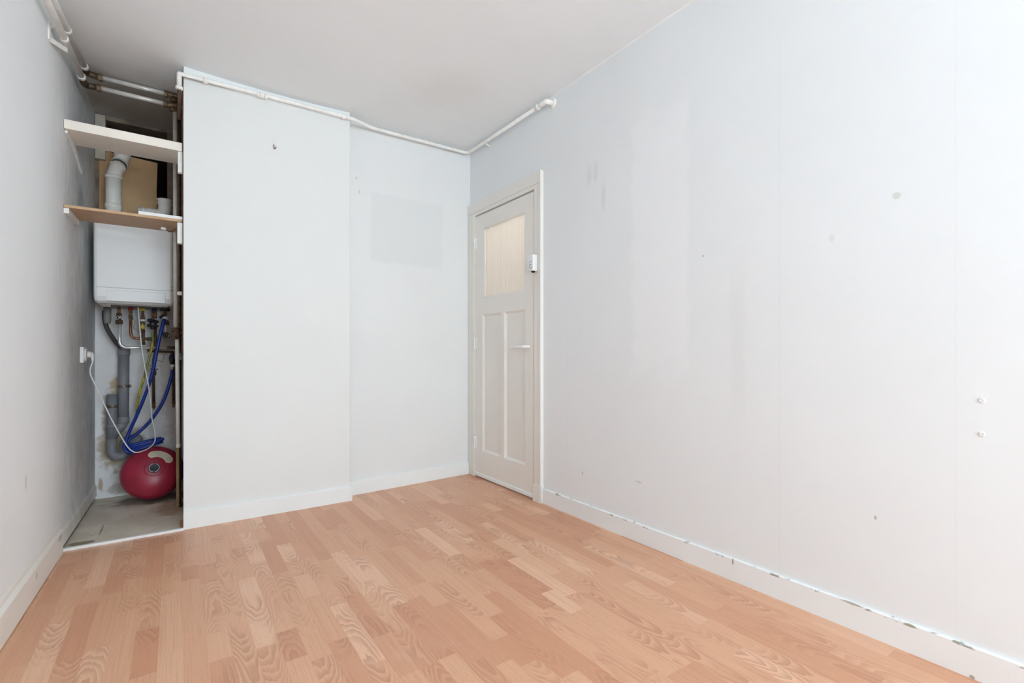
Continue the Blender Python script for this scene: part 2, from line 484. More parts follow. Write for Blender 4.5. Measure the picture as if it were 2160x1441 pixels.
# ceiling
bm = new(); nx, ny = 24, 56; grid = []; up = []
for j in range(ny + 1):
    row = []; ro2 = []
    for i in range(nx + 1):
        x = -.75 + 2.95 * i / nx; y = Y0 - .3 + (4.9 - Y0) * j / ny
        row.append(bm.verts.new((x, y, ZC(x, y)))); ro2.append(bm.verts.new((x, y, 2.68)))
    grid.append(row); up.append(ro2)
for j in range(ny):
    for i in range(nx):
        f = bm.faces.new((grid[j][i], grid[j + 1][i], grid[j + 1][i + 1], grid[j][i + 1])); f.smooth = True
        bm.faces.new((up[j][i], up[j][i + 1], up[j + 1][i + 1], up[j + 1][i]))
for i in range(nx):
    bm.faces.new((grid[0][i], grid[0][i + 1], up[0][i + 1], up[0][i])); bm.faces.new((grid[ny][i], up[ny][i], up[ny][i + 1], grid[ny][i + 1]))
for j in range(ny):
    bm.faces.new((grid[j][0], up[j][0], up[j + 1][0], grid[j + 1][0])); bm.faces.new((grid[j][nx], grid[j + 1][nx], up[j + 1][nx], up[j][nx]))
struct('ceiling', bm, M['ceiling'])

# right wall with the door opening
DY0, DY1, DZ = 2.46, 3.212, 2.004
bm = new()
box(bm, XR, XR + .12, Y0 - .25, DY0, -.02, 2.60)
box(bm, XR, XR + .12, DY1, 3.60, -.02, 2.60)
box(bm, XR, XR + .12, DY0, DY1, DZ, 2.60)
struct('wall_right', bm, M['wall_right'])
# far wall, slanted a little
bm = new()
prism(bm, [(.90, YF(.90), -.02), (XR, YF(XR), -.02), (XR, YF(XR), 2.6), (.90, YF(.90), 2.6)],
      [(.90, YF(.90) + .14, -.02), (XR, YF(XR) + .14, -.02), (XR, YF(XR) + .14, 2.6), (.90, YF(.90) + .14, 2.6)])
struct('wall_far', bm, M['wall_far'])
# partition in front of the closet
PX0, PX1 = .037, .924
bm = new(); box(bm, PX0, PX1, YP, YP + .055, -.02, 2.56); struct('wall_partition', bm, M['wall_partition'], .002)
bm = new(); box(bm, .80, PX1 - .002, YP + .055, 3.30, -.02, 2.56); struct('wall_partition_return', bm, M['wall_partition'])
# closet side of brown boards
bm = new(); box(bm, .034, .12, YP + .056, YB + .02, .93, 2.56); box(bm, .075, .12, YP + .056, YB + .02, -.02, .93); struct('wall_closet_right', bm, M['darkwood'])
# left wall
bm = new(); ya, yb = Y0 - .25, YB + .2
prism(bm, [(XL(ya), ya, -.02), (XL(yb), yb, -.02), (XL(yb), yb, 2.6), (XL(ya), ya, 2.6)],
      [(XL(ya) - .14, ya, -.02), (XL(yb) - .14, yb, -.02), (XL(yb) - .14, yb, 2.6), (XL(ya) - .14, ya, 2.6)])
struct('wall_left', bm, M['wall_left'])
# closet back wall with a flue opening high up, its recess coloured near black
OX0, OX1, OZ0, OZ1 = -.382, -.045, 1.45, 2.486
bm = new()
x0, x1 = -.45, .12
box(bm, x0, OX0, YB, YB + .12, -.02, 2.6); box(bm, OX1, x1, YB, YB + .12, -.02, 2.6)
box(bm, OX0, OX1, YB, YB + .12, -.02, OZ0); box(bm, OX0, OX1, YB, YB + .12, OZ1, 2.6)
struct('wall_closet_back', bm, M['closetplaster'])
bm = new()
box(bm, OX0 - .05, OX1 + .05, YB + .36, YB + .40, OZ0 - .05, 2.6)
box(bm, OX0 - .06, OX0, YB + .12, YB + .40, OZ0 - .05, 2.6); box(bm, OX1, OX1 + .06, YB + .12, YB + .40, OZ0 - .05, 2.6)
box(bm, OX0 - .05, OX1 + .05, YB + .12, YB + .40, OZ0 - .10, OZ0 - .04); box(bm, OX0 - .05, OX1 + .05, YB + .12, YB + .40, 2.52, 2.6)
struct('wall_chimney', bm, M['near_black'])

# window wall behind the camera
WX0, WX1, WZ0, WZ1 = .10, 1.86, .72, 2.40
bm = new()
for a in ((-.75, WX0, -.02, 2.6), (WX1, 2.1, -.02, 2.6), (WX0, WX1, -.02, WZ0), (WX0, WX1, WZ1, 2.6)):
    box(bm, a[0], a[1], Y0 - .25, Y0, a[2], a[3])
struct('wall_rear', bm, M['rear'])
win = bpy.data.objects.new('window_1', None); COL.objects.link(win); win.location = (.8, Y0 - .15, WZ0); win['kind'] = 'structure'
bm = new(); xm = (WX0 + WX1) / 2
for a in ((WX0, WX0 + .06, WZ0, WZ1), (WX1 - .06, WX1, WZ0, WZ1), (xm - .04, xm + .04, WZ0, WZ1), (WX0, WX1, WZ0, WZ0 + .06), (WX0, WX1, WZ1 - .06, WZ1)):
    box(bm, a[0], a[1], Y0 - .18, Y0 - .12, a[2], a[3])
obj('window_frame', bm, M['trim'], win)
for a, b in ((WX0 + .06, xm - .04), (xm + .04, WX1 - .06)):
    part('window_pane', win, M['clear'], lambda bm: box(bm, a, b, Y0 - .152, Y0 - .148, WZ0 + .06, WZ1 - .06))
part('window_sill', win, M['trim'], lambda bm: box(bm, WX0 - .06, WX1 + .06, Y0 - .12, Y0 + .10, WZ0 - .035, WZ0), .004)

# hall behind the door
bm = new()
box(bm, XR + .95, XR + 1.0, 1.8, 3.9, -.02, 2.5); box(bm, XR + .12, XR + 1.0, 1.75, 1.8, -.02, 2.5)
box(bm, XR + .12, XR + 1.0, 3.9, 3.95, -.02, 2.5); box(bm, XR + .12, XR + 1.0, 1.75, 3.95, 2.5, 2.55)
box(bm, XR + .12, XR + 1.0, 1.75, 3.95, -.08, -.02)
struct('wall_hall', bm, M['rear'])

# ------------------------------------------------------------------ skirtings and trims
def skirt(bm, a, b, n, h, th, topb=.003):
    """board along a->b standing off the wall by th in direction n"""
    a, b, n = Vector(a), Vector(b), Vector(n)
    pr = [(0, 0), (th, 0), (th, h - topb), (th - topb, h), (0, h)]
    prism(bm, [a + n * q + Vector((0, 0, z)) for q, z in pr], [b + n * q + Vector((0, 0, z)) for q, z in pr])
bm = new(); skirt(bm, (XR, Y0, 0), (XR, 2.383, 0), (-1, 0, 0), .093, .011); struct('baseboard_right', bm, M['bb_right'])
bm = new(); skirt(bm, (PX0, YP, 0), (PX1 + .012, YP, 0), (0, -1, 0), .094, .013); struct('baseboard_partition', bm, M['trim'])
bm = new()
skirt(bm, (PX1 + .002, YF(PX1), 0), (1.893, YF(1.893), 0), (.063, -.998, 0), .092, .013)
box(bm, PX1 + .001, PX1 + .012, YP + .001, YF(PX1) - .005, 0, .09)
struct('baseboard_far', bm, M['trim'])
# left skirting with a moulded top, ending bare at the closet
bm = new(); ya, yb = Y0, 3.09
prof = [(0, .004), (.016, .004), (.016, .108), (.006, .122), (.005, .136), (0, .147)]
prism(bm, [(XL(ya) + q, ya, z) for q, z in prof], [(XL(yb) + q, yb, z) for q, z in prof])
struct('baseboard_left', bm, M['bb_left'])
bm = new(); ya, yb = 3.092, YB - .002
prof = [(0, .020), (.008, .020), (.008, .082), (0, .098)]
prism(bm, [(XL(ya) + q, ya, z) for q, z in prof], [(XL(yb) + q, yb, z) for q, z in prof])
struct('baseboard_closet', bm, M['bb_left'])
bm = new(); box(bm, -.45, PX0, 3.117, 3.136, -.004, .012); struct('trim_1', bm, M['trim'], .002)     # closet threshold strip
# lath along the top of the partition
bm = new(); n = 14; top = []
pa = [(PX0 + .001 + (PX1 - PX0 - .006) * k / n) for k in range(n + 1)]
for k in range(n):
    xa, xb = pa[k], pa[k + 1]; za, zb = ZC(xa, YP), ZC(xb, YP)
    prism(bm, [(xa, YP - .012, za - .045), (xa, YP, za - .045), (xa, YP, za + .002), (xa, YP - .012, za - .001)],
          [(xb, YP - .012, zb - .045), (xb, YP, zb - .045), (xb, YP, zb + .002), (xb, YP - .012, zb - .001)])
struct('trim_2', bm, M['trim'])
# painted caulk bead where the right wall meets the ceiling
bm = new()
for k in range(20):
    ya, yb = Y0 + (3.30 - Y0) * k / 20, Y0 + (3.30 - Y0) * (k + 1) / 20
    za, zb = ZC(XR, ya) + .003, ZC(XR, yb) + .003
    prism(bm, [(XR + .002, ya, za), (XR - .011, ya, za), (XR - .003, ya, za - .005), (XR + .002, ya, za - .013)],
          [(XR + .002, yb, zb), (XR - .011, yb, zb), (XR - .003, yb, zb - .005), (XR + .002, yb, zb - .013)])
struct('trim_3', bm, M['trim'])

# door casing
bm = new(); XC = XR - .020
ins = .012
# right side board, head board, left board
box(bm, XC, XR, 2.386, DY0 + .0, 0, DZ + .105)
box(bm, XC, XR, DY0, YF(XR) - .004, DZ + .004, DZ + .105)
box(bm, XC, XR, DY1 - .004, YF(XR) - .004, 0, DZ + .004)
# outer bead
box(bm, XC - .007, XC, 2.384, 2.398, .0, DZ + .108)
box(bm, XC - .006, XC, 2.398, YF(XR) - .004, DZ + .030, DZ + .040)
# inner lining bead
box(bm, XC - .004, XC, DY1 + .012, DY1 + .034, 0, DZ + .030)
# jamb linings of the opening
box(bm, XR, XR + .12, DY0 - .002, DY0 + .004, 0, DZ); box(bm, XR, XR + .12, DY1 - .004, DY1 + .002, 0, DZ); box(bm, XR, XR + .12, DY0, DY1, DZ - .004, DZ + .004)
# plinth block
box(bm, XC - .010, XR, 2.384, 2.462, 0, .108)
struct('trim_4', bm, M['door'], .0025)

# ------------------------------------------------------------------ the door
XD = XC + .004           # leaf front face
XD1 = XD + .038
d = bpy.data.objects.new('door_1', None); COL.objects.link(d); d.location = (XD, 2.83, 0); d['kind'] = 'structure'
d['label'] = 'cream panelled door with a reeded glass light'
L0, L1 = DY0 + .008, DY1 - .006
GY0, GY1, GZ0, GZ1 = 2.562, 3.078, 1.363, 1.886
PA = (2.845, 3.102); PB = (2.562, 2.808); PZ0, PZ1 = .208, 1.240
bm = new()
for a in ((L0, PB[0], .018, DZ - .008), (PA[1], L1, .018, DZ - .008), (PB[0], PA[1], .018, PZ0), (PB[0], PA[1], PZ1, GZ0),
          (PB[0], PA[1], GZ1, DZ - .008), (PB[1], PA[0], PZ0, PZ1), (GY1, PA[1], GZ0, GZ1)):
    box(bm, XD, XD1, a[0], a[1], a[2], a[3])
obj('leaf', bm, M['door'], d)
for y0, y1 in (PA, PB):
    def pn(bm):
        zb = PZ0
        # sloping moulding round a recessed field
        o = [(XD + .0005, y0, zb), (XD + .0005, y1, zb), (XD + .0005, y1, PZ1), (XD + .0005, y0, PZ1)]
        m_ = .016
        q = [(XD + .013, y0 + m_, zb + m_), (XD + .013, y1 - m_, zb + m_), (XD + .013, y1 - m_, PZ1 - m_), (XD + .013, y0 + m_, PZ1 - m_)]
        vo = [bm.verts.new(v) for v in o]; vq = [bm.verts.new(v) for v in q]
        vb = [bm.verts.new((XD + .030, v[1], v[2])) for v in o]
        for k in range(4):
            bm.faces.new((vo[k], vo[(k + 1) % 4], vq[(k + 1) % 4], vq[k]))
            bm.faces.new((vb[k], vb[(k + 1) % 4], vo[(k + 1) % 4], vo[k]))
        bm.faces.new(vq); bm.faces.new(vb[::-1])
    part('panel', d, M['door'], pn)
# glazing: reeded pane and bead
def pane(bm):
    n = 26 * 8; fr = []; bk = []
    for k in range(n + 1):
        y = GY0 + (GY1 - GY0) * k / n
        x = XD + .015 - .0065 * abs(math.sin(math.pi * 26 * k / n))
        fr.append((bm.verts.new((x, y, GZ0)), bm.verts.new((x, y, GZ1)))); bk.append((bm.verts.new((XD + .019, y, GZ0)), bm.verts.new((XD + .019, y, GZ1))))
    for a in (fr, bk):
        for p_, q_ in zip(a, a[1:]):
            f = bm.faces.new((p_[0], q_[0], q_[1], p_[1])); f.smooth = True
part('glass_pane', d, M['reeded'], pane, label='cream reeded glass pane')
def bead(bm):
    for a in ((GY0, GY0 + .006, GZ0, GZ1), (GY1 - .010, GY1, GZ0, GZ1), (GY0, GY1, GZ0, GZ0 + .008), (GY0, GY1, GZ1 - .006, GZ1)):
        box(bm, XD + .002, XD + .012, *a)
part('glazing_bead', d, M['door'], bead)
part('bottom_rail_strip', d, M['trim'], lambda bm: box(bm, XD - .008, XD + .002, L0 + .004, L1 - .002, .012, .038), .003)
hd = part('handle', d, M['whiteplastic'], lambda bm: tube(bm, spline([(XD, 2.515, .992), (XD - .026, 2.515, .992), (XD - .042, 2.523, .992), (XD - .047, 2.55, .991), (XD - .047, 2.60, .989), (XD - .044, 2.652, .988), (XD - .041, 2.672, .988)], 6),
     [.010] * 12 + [.011] * 14 + [.010] * 6 + [.008, .007, .006, .005, .003]), label='white lever handle')
part('rosette', hd, M['whiteplastic'], lambda bm: lathe(bm, (XD + .001, 2.513, .992), (-1, 0, 0), [(.024, 0), (.024, .006), (.021, .010), (.012, .012)]))
for z0, z1 in ((1.755, 1.836), (.983, 1.067), (.218, .306)):
    def hg(bm):
        n = 5; s = (z1 - z0) / n
        for k in range(n):
            lathe(bm, (XD - .006, L1 + .003, z0 + k * s), (0, 0, 1), [(.0062, .001), (.0072, .003), (.0072, s - .003), (.0062, s - .001)], 12)
        box(bm, XD - .003, XD + .001, L1 - .022, L1 + .003, z0, z1)
    part('hinge', d, M['trim'], hg)

# ------------------------------------------------------------------ small box on the door post
t0 = thing('contact_box', (XC - .02, 2.475, 1.474), 'small white plastic box with printed symbol on the door post', 'box')
part('housing', t0, M['whiteplastic'], lambda bm: box(bm, XC - .038, XC + .0, 2.422, 2.466, 1.474, 1.578), .004)
def cover(bm): box(bm, XC - .036, XC - .004, 2.468, 2.486, 1.478, 1.570)
part('clip_on_cover', t0, M['whiteplastic'], cover, .004)
def sym(bm):
    xx = XC - .0385
    for k in range(10):
        a0, a1 = R(200 + k * 22), R(200 + (k + 1) * 22)
        p0, p1 = (2.444 + .012 * math.cos(a0), 1.502 + .012 * math.sin(a0)), (2.444 + .012 * math.cos(a1), 1.502 + .012 * math.sin(a1))
        tube(bm, [(xx, p0[0], p0[1]), (xx, p1[0], p1[1])], .0013, 6)
    box(bm, xx - .0005, xx + .001, 2.434, 2.456, 1.512, 1.515); box(bm, xx - .0005, xx + .001, 2.428, 2.458, 1.532, 1.5335)
part('printed_symbol', t0, M['print'], sym)
part('cable_hole', t0, M['near_black'], lambda bm: lathe(bm, (XC - .019, 2.444, 1.4745), (0, 0, -1), [(.013, 0), (.012, .006), (.006, .010)], 14))

# ------------------------------------------------------------------ hook on the partition
hk = thing('wall_hook', (.48, YP, 2.17), 'tiny metal hook high on the white partition', 'hook')
part('hook', hk, M['dull_steel'], lambda bm: tube(bm, spline([(.478, YP + .002, 2.182), (.478, YP - .010, 2.180), (.478, YP - .013, 2.168), (.481, YP - .012, 2.158), (.486, YP - .012, 2.160), (.489, YP - .012, 2.171)], 6), .0022, 8))
part('hook_plate', hk, M['pipe_paint'], lambda bm: lathe(bm, (.478, YP + .001, 2.182), (0, -1, 0), [(.006, 0), (.006, .002), (.004, .003)], 14))
# plugs in the right wall
for z, lab in ((.813, 'painted-over screw plug in right wall, the upper of two near the frame edge'), (.715, 'painted-over screw plug in right wall, the lower of two near the frame edge')):
    o = obj('wall_plug', (lambda b: (lathe(b, (XR + .001, .361, z), (-1, 0, 0), [(.0075, 0), (.0075, .003), (.005, .0045), (.002, .003)], 16), b)[1])(new()), M['wall_right'])
    tag(o, lab, 'wall plug', 'screw plugs in the right wall')

# ------------------------------------------------------------------ pipe round the partition to the right wall
PZ = 2.447; PYY = YP - .028
t1 = thing('ceiling_pipe', (.45, PYY, PZ), 'white painted pipe under the ceiling along the partition to the right wall', 'pipe')
path = [(.018, PYY + .024, 2.375), (.018, PYY + .004, 2.432), (.05, PYY, 2.438), (.43, PYY, 2.448), (.93, PYY, 2.453), (1.10, YF(1.10) - .050, 2.474),
        (1.862, YF(1.862) - .045, 2.505), (1.868, 3.16, 2.505), (1.868, 2.365, 2.497)]
bm = new(); tube(bm, fillet(path[:2] + [(.018, PYY, 2.438)] + path[3:5] + path[5:], .035), .0115, 16); obj('pipe', bm, M['pipe_paint'], t1)
for xx in (.136, .412, .875):
    zz = 2.438 + (xx - .02) * .0165
    def cp(bm):
        lathe(bm, (xx - .011, PYY, zz), (1, 0, 0), [(.0155, 0), (.0165, .004), (.0165, .018), (.0155, .022)], 18)
        box(bm, xx - .007, xx + .007, PYY + .008, YP + .001, zz - .010, zz + .010)
        if xx == .412:
            lathe(bm, (xx - .026, PYY, zz - .0003), (1, 0, 0), [(.014, 0), (.0185, .003), (.0185, .012), (.014, .015)], 6, False)
            lathe(bm, (xx + .013, PYY, zz + .0003), (1, 0, 0), [(.014, 0), (.0185, .003), (.0185, .012), (.014, .015)], 6, False)
    part('pipe_clip', t1, M['pipe_paint'], cp)
def endfit(bm):
    tube(bm, fillet([(1.868, 2.385, 2.4975), (1.868, 2.325, 2.497), (1.868, 2.300, 2.497), (XR - .002, 2.292, 2.495)], .02), .0155, 16)
    lathe(bm, (1.868, 2.372, 2.497), (0, 1, 0), [(.0165, 0), (.019, .004), (.019, .014), (.0165, .018)], 18)
part('elbow', t1, M['pipe_paint'], endfit)
part('wall_rosette', t1, M['pipe_paint'], lambda bm: lathe(bm, (XR + .001, 2.292, 2.495), (-1, 0, 0), [(.030, 0), (.030, .004), (.022, .009), (.016, .010)], 24))
part('wall_clip', t1, M['pipe_paint'], lambda bm: tube(bm, [(1.868, 3.02, 2.500), (XR + .001, 3.02, 2.485)], .006, 8))
def drop(bm):
    lathe(bm, (.018, PYY + .022, 2.362), (0, -.02, 1), [(.014, 0), (.017, .003), (.017, .016), (.014, .02)], 16)
part('coupling', t1, M['pipe_paint'], drop)
ptube('bare_drop', t1, M['rust'], [(.018, PYY + .024, 2.365), (.020, 3.19, 2.32), (.020, 3.23, 2.24)], .009, label='rusty bare length of pipe behind the partition edge')

# ------------------------------------------------------------------ two heating pipes on the left wall, crossing the closet
def heat(label, p0, p1, z2, zdrop, tees, cl):
    """painted length along the left wall p0->p1, an elbow, a bare length across at Y=3.50"""
    th = thing('heating_pipe', p1, label, 'pipe', 'heating pipes across the closet top')
    p0, p1 = Vector(p0), Vector(p1)
    start = p0 + (p0 - p1) * ((p0.y - (Y0 + .0)) / (p1.y - p0.y))
    start.x = XL(start.y) + .034
    ptube('painted_length', th, M['pipe_paint'], [start, p0, p1], .0145, 18)
    e = Vector((p1.x + .012, 3.50, z2))
    k = fillet([p1 - (p1 - p0).normalized() * .025, Vector((p1.x, 3.50, (p1.z + z2) / 2)), e + Vector((.035, 0, 0))], .03)
    ptube('elbow', th, M['darkbrass'], k, .0165, 16, 'dark brass elbow')
    part('elbow_collar', th, M['pipe_paint'], lambda bm: lathe(bm, p1 - (p1 - p0).normalized() * .05, p1 - p0, [(.0155, 0), (.0185, .004), (.0185, .024), (.0165, .03)], 18))
    part('elbow_nut', th, M['brass'], lambda bm: hexnut(bm, e + Vector((.046, 0, 0)), (1, 0, 0), .021, .02))
    ptube('bare_length', th, M['galv'], [e + Vector((.03, 0, 0)), Vector((.040, 3.50, z2))], .0125, 18, 'bare steel length')
    def tee(bm):
        xc = tees
        lathe(bm, (xc - .030, 3.50, z2), (1, 0, 0), [(.0145, 0), (.0165, .004), (.0165, .052), (.0145, .056)], 16)
        hexnut(bm, (xc - .038, 3.50, z2), (1, 0, 0), .020, .016); hexnut(bm, (xc + .030, 3.50, z2), (1, 0, 0), .020, .014)
        lathe(bm, (xc, 3.50, z2), (0, 0, -1), [(.016, 0), (.016, .022), (.019, .024), (.019, .034), (.014, .036)], 16)
    part('tee', th, M['brass'], tee)
    if cl:
        part('pipe_joint', th, M['pipe_paint'], lambda bm: lathe(bm, p0 + (p1 - p0) * cl, p1 - p0, [(.015, 0), (.0175, .004), (.0175, .020), (.015, .024)], 18))
    return th
heat('lower white heating pipe along left wall, turning into bare steel across closet top', (-.425, 2.667, 2.375), (-.404, 3.42, 2.412), 2.421, 0, -.010, .40)
heat('upper white heating pipe along left wall, turning into bare steel across closet top', (-.425, 2.796, 2.452), (-.398, 3.47, 2.492), 2.481, 0, -.006, .36)
# bracket carrying them
bk = thing('pipe_bracket', (XL(2.9), 2.9, 2.365), 'white metal bracket on left wall holding the heating pipes near ceiling', 'bracket')
xw = XL(2.9)
part('wall_plate', bk, M['pipe_paint'], lambda bm: box(bm, xw - .001, xw + .005, 2.885, 2.915, 2.325, 2.402), .001)
for za, zb, ex, ey in ((2.395, 2.418, -.414, 2.985), (2.332, 2.372, -.415, 3.05)):
    def arm(bm):
        a, b = Vector((xw, 2.90, za)), Vector((ex, ey, zb)); h = Vector((0, 0, .011)); s = Vector((.0018, .0, 0)) * 1
        prism(bm, [a - s - h, a + s - h, a + s + h, a - s + h], [b - s - h, b + s - h, b + s + h, b - s + h])
    part('arm', bk, M['pipe_paint'], arm)

# ------------------------------------------------------------------ risers
t2 = thing('riser_pipe', (.004, 3.50, 0), 'bare vertical steel riser pipe down the right side of the closet', 'pipe')
ptube('upper_length', t2, M['galv'], [(.000, 3.502, 2.39), (.003, 3.502, 1.075)], .0115, 16)
ptube('lower_length', t2, M['pipe_paint'], [(.010, 3.502, 1.04), (.013, 3.502, .70), (.016, 3.502, .405)], .0105, 16, label='pale lower length')
def rb(bm):
    lathe(bm, (.004, 3.502, 1.033), (0, 0, 1), [(.013, 0), (.024, .004), (.022, .02), (.025, .036), (.022, .056), (.024, .066), (.013, .07)], 10)
    lathe(bm, (.004, 3.502, 1.07), (1, .3, 0), [(.018, 0), (.018, .03)], 12)
part('rusty_coupling', t2, M['rust'], rb)
part('wall_strap', t2, M['galv'], lambda bm: box(bm, -.004, .034, 3.494, 3.512, 1.296, 1.318), .001)
def lowfoot(bm):
    lathe(bm, (.016, 3.502, .385), (0, 0, 1), [(.009, 0), (.0115, .004), (.0115, .022), (.0105, .024)], 14)
part('end_cap', t2, M['pipe_paint'], lowfoot)
t3 = thing('riser_pipe', (.021, 3.66, 0), 'dark vertical pipe behind the steel riser in the closet corner', 'pipe')
ptube('pipe', t3, M['dull_steel'], [(.020, 3.66, 2.45), (.020, 3.66, 1.00)], .0105, 14)
def valve(bm):
    lathe(bm, (.019, 3.66, 1.0), (0, 0, 1), [(.012, -.05), (.0135, -.045), (.0135, -.02), (.012, -.015), (.0135, 0), (.0135, .05), (.012, .055)], 10)
part('corroded_valve', t3, M['darkbrass'], valve)

# ------------------------------------------------------------------ shelves and their supports
def sh(name, label, y0, y1, z0, z1, mat):
    bm = new()
    prism(bm, [(XL(y0) + .002, y0, z0), (.032, y0, z0), (.032, y0, z1), (XL(y0) + .002, y0, z1)],
          [(XL(y1) + .002, y1, z0), (.032, y1, z0), (.032, y1, z1), (XL(y1) + .002, y1, z1)])
    return bm
o = obj('shelf', sh('', '', 3.19, 3.42, 2.053, 2.099, None), M['shelfwhite'], None, .002); tag(o, 'thick cream painted shelf across the closet, the upper one', 'shelf')
o = obj('shelf', sh('', '', 3.19, 3.475, 1.666, 1.680, None), M['shelfbrown'], None, .001); tag(o, 'thin brown hardboard shelf across the closet above the boiler', 'shelf')
def wedge(x0, x1, pts, label):
    bm = new(); prism(bm, [(x0, y, z) for y, z in pts], [(x1, y, z) for y, z in pts])
    o = obj('shelf_bracket', bm, M['pipe_paint'], None, .001); tag(o, label, 'bracket', 'shelf brackets'); return o
wl = XL(3.3)
def wedgeL(pts, label, w):
    bm = new(); prism(bm, [(XL(y) + .0005, y, z) for y, z in pts], [(XL(y) + w, y, z) for y, z in pts])
    o = obj('shelf_bracket', bm, M['pipe_paint'], None, .001); tag(o, label, 'bracket', 'shelf brackets')
wedgeL([(3.215, 2.052), (3.40, 2.052), (3.62, 1.985), (3.62, 1.962), (3.40, 2.022), (3.215, 2.040)], 'white batten under the upper shelf, against the left wall', .012)
wedgeL([(3.195, 1.665), (3.46, 1.665), (3.46, 1.640), (3.195, 1.638)], 'white batten under the brown shelf, against the left wall', .020)
wedge(.012, .0335, [(3.20, 2.052), (3.40, 2.052), (3.40, 2.02), (3.215, 1.935), (3.20, 1.940)], 'white tapered bracket under the upper shelf, at the partition side')
wedge(.010, .0335, [(3.20, 1.665), (3.45, 1.665), (3.45, 1.63), (3.215, 1.548), (3.20, 1.552)], 'white tapered bracket under the brown shelf, at the partition side')
bm = new(); box(bm, -.158, .033, 3.194, 3.216, 1.6805, 1.697); o = obj('plank', bm, M['whiteplastic'], None, .001)
tag(o, 'narrow white strip of wood lying on the brown shelf', 'plank')
# loose lamp wire under the brown shelf
t4 = thing('loose_wire', (-.05, 3.33, 1.66), 'short loose wire with white connector hanging under the brown shelf', 'wire')
part('connector', t4, M['whiteplastic'], lambda bm: lathe(bm, (-.066, 3.345, 1.655), (1, .1, -.25), [(.006, 0), (.009, .003), (.009, .02), (.005, .026)], 12))
ptube('wire', t4, M['blackplastic'], spline([(-.044, 3.348, 1.650), (-.025, 3.35, 1.638), (-.008, 3.345, 1.650), (.006, 3.34, 1.659), (.022, 3.335, 1.664)], 6), .002, 8)
# board behind the flues, wooden block in the upper corner
bm = new(); prism(bm, [(-.408, YB - .012, 1.50), (-.098, YB - .012, 1.50), (-.096, YB - .012, 1.90), (-.104, YB - .012, 2.05), (-.099, YB - .012, 2.26), (-.405, YB - .012, 2.28)],
      [(-.408, YB + .001, 1.50), (-.098, YB - .001, 1.50), (-.096, YB + .001, 1.90), (-.104, YB + .001, 2.05), (-.099, YB + .001, 2.26), (-.405, YB + .001, 2.28)])
o = obj('back_panel', bm, M['hardboard'], None, .001); tag(o, 'brown hardboard panel on the closet back wall behind the flue pipes', 'panel')
bm = new(); box(bm, -.424, -.372, YB - .045, YB - .001, 2.21, 2.497); o = obj('wood_block', bm, M['rawlath'], None, .002)
tag(o, 'pale wooden block in the upper back corner of the closet', 'block')
# loose board leaning at right
t5 = thing('loose_board', (.02, 3.66, 0), 'brown wooden board standing on edge at the right side of the closet', 'board')
part('board', t5, M['woodboard'], lambda bm: prism(bm, [(.006, 3.63, .0), (.021, 3.63, .0), (.018, 3.56, .895), (.003, 3.56, .895)], [(.006, 3.75, .0), (.021, 3.75, .0), (.018, 3.75, .895), (.003, 3.75, .895)]), .001)
part('dark_backing', t5, M['near_black'], lambda bm: prism(bm, [(.022, 3.60, .0), (.0325, 3.60, .0), (.0325, 3.54, .91), (.019, 3.55, .905)], [(.022, 3.75, .0), (.0325, 3.75, .0), (.0325, 3.75, .91), (.019, 3.75, .905)]), 0, 'black stained back layer')

# ------------------------------------------------------------------ boiler
BX0, BX1, BYF, BYB, BZ0, BZ1 = -.396, -.006, 3.75, 4.10, 1.252, 1.752
t6 = thing('boiler', (-.2, 3.95, BZ0), 'white wall-hung boiler with a control flap, under the brown shelf', 'boiler')
def casing(bm):
    prof = [(BYB, BZ0), (BYF + .030, BZ0), (BYF + .010, BZ0 + .012), (BYF, BZ0 + .040), (BYF, BZ1 - .02), (BYF + .02, BZ1), (BYB, BZ1)]
    r = .022
    rows = []
    xs = [(BX0, .014), (BX0 + .006, .004), (BX0 + .018, 0), (BX1 - .018, 0), (BX1 - .006, .004), (BX1, .014)]
    for x, dy in xs:
        row = []
        for k, (y, z) in enumerate(prof):
            yy = y + (dy if k not in (0, len(prof) - 1) else 0)
            zz = z
            if k in (0, 1, 2) and dy: zz = z + dy * .9
            row.append(bm.verts.new((x, yy, zz)))
        rows.append(row)
    n = len(prof)
    for a, b in zip(rows, rows[1:]):
        for k in range(n):
            f = bm.faces.new((a[k], a[(k + 1) % n], b[(k + 1) % n], b[k]))
    bm.faces.new(rows[0]); bm.faces.new(rows[-1][::-1])
part('casing', t6, M['boiler'], casing, .003)
FX0, FX1, FZ0, FZ1 = at(224, 640, BYF).x, at(349, 640, BYF).x, BZ0 + .012, BZ0 + .078
fl = part('control_flap', t6, M['boiler'], lambda bm: box(bm, FX0, FX1, BYF - .004, BYF + .02, FZ0, FZ1), .003)
def seam(bm):
    pts = [(FX0 - .002, BYF - .001, FZ0 - .006), (FX0 - .002, BYF - .001, FZ1 - .012), (FX0 + .012, BYF - .001, FZ1 + .002), (FX1 - .012, BYF - .001, FZ1 + .002), (FX1 + .002, BYF - .001, FZ1 - .012), (FX1 + .002, BYF - .001, FZ0 - .006)]
    tube(bm, fillet(pts, .01, 4), .0021, 6)
part('flap_seam', fl, M['seam'], seam)
part('front_seam', t6, M['seam'], lambda bm: box(bm, BX0 + .012, BX1 - .012, BYF - .0006, BYF + .001, BZ0 + .0915, BZ0 + .093))
def prt(bm):
    # maker's line and small mark, only a few grey strokes
    random.seed(4); x = FX0 + .025
    while x < FX0 + .063:
        w_ = random.uniform(.002, .0035); box(bm, x, x + w_, BYF - .0052, BYF - .0039, FZ0 + .026, FZ0 + .026 + random.choice([.0045, .0045, .006])); x += w_ + .0009
    box(bm, FX0 + .046, FX0 + .054, BYF - .0052, BYF - .0039, FZ0 + .034, FZ0 + .0365)
part('printed_marking', fl, M['print'], prt)
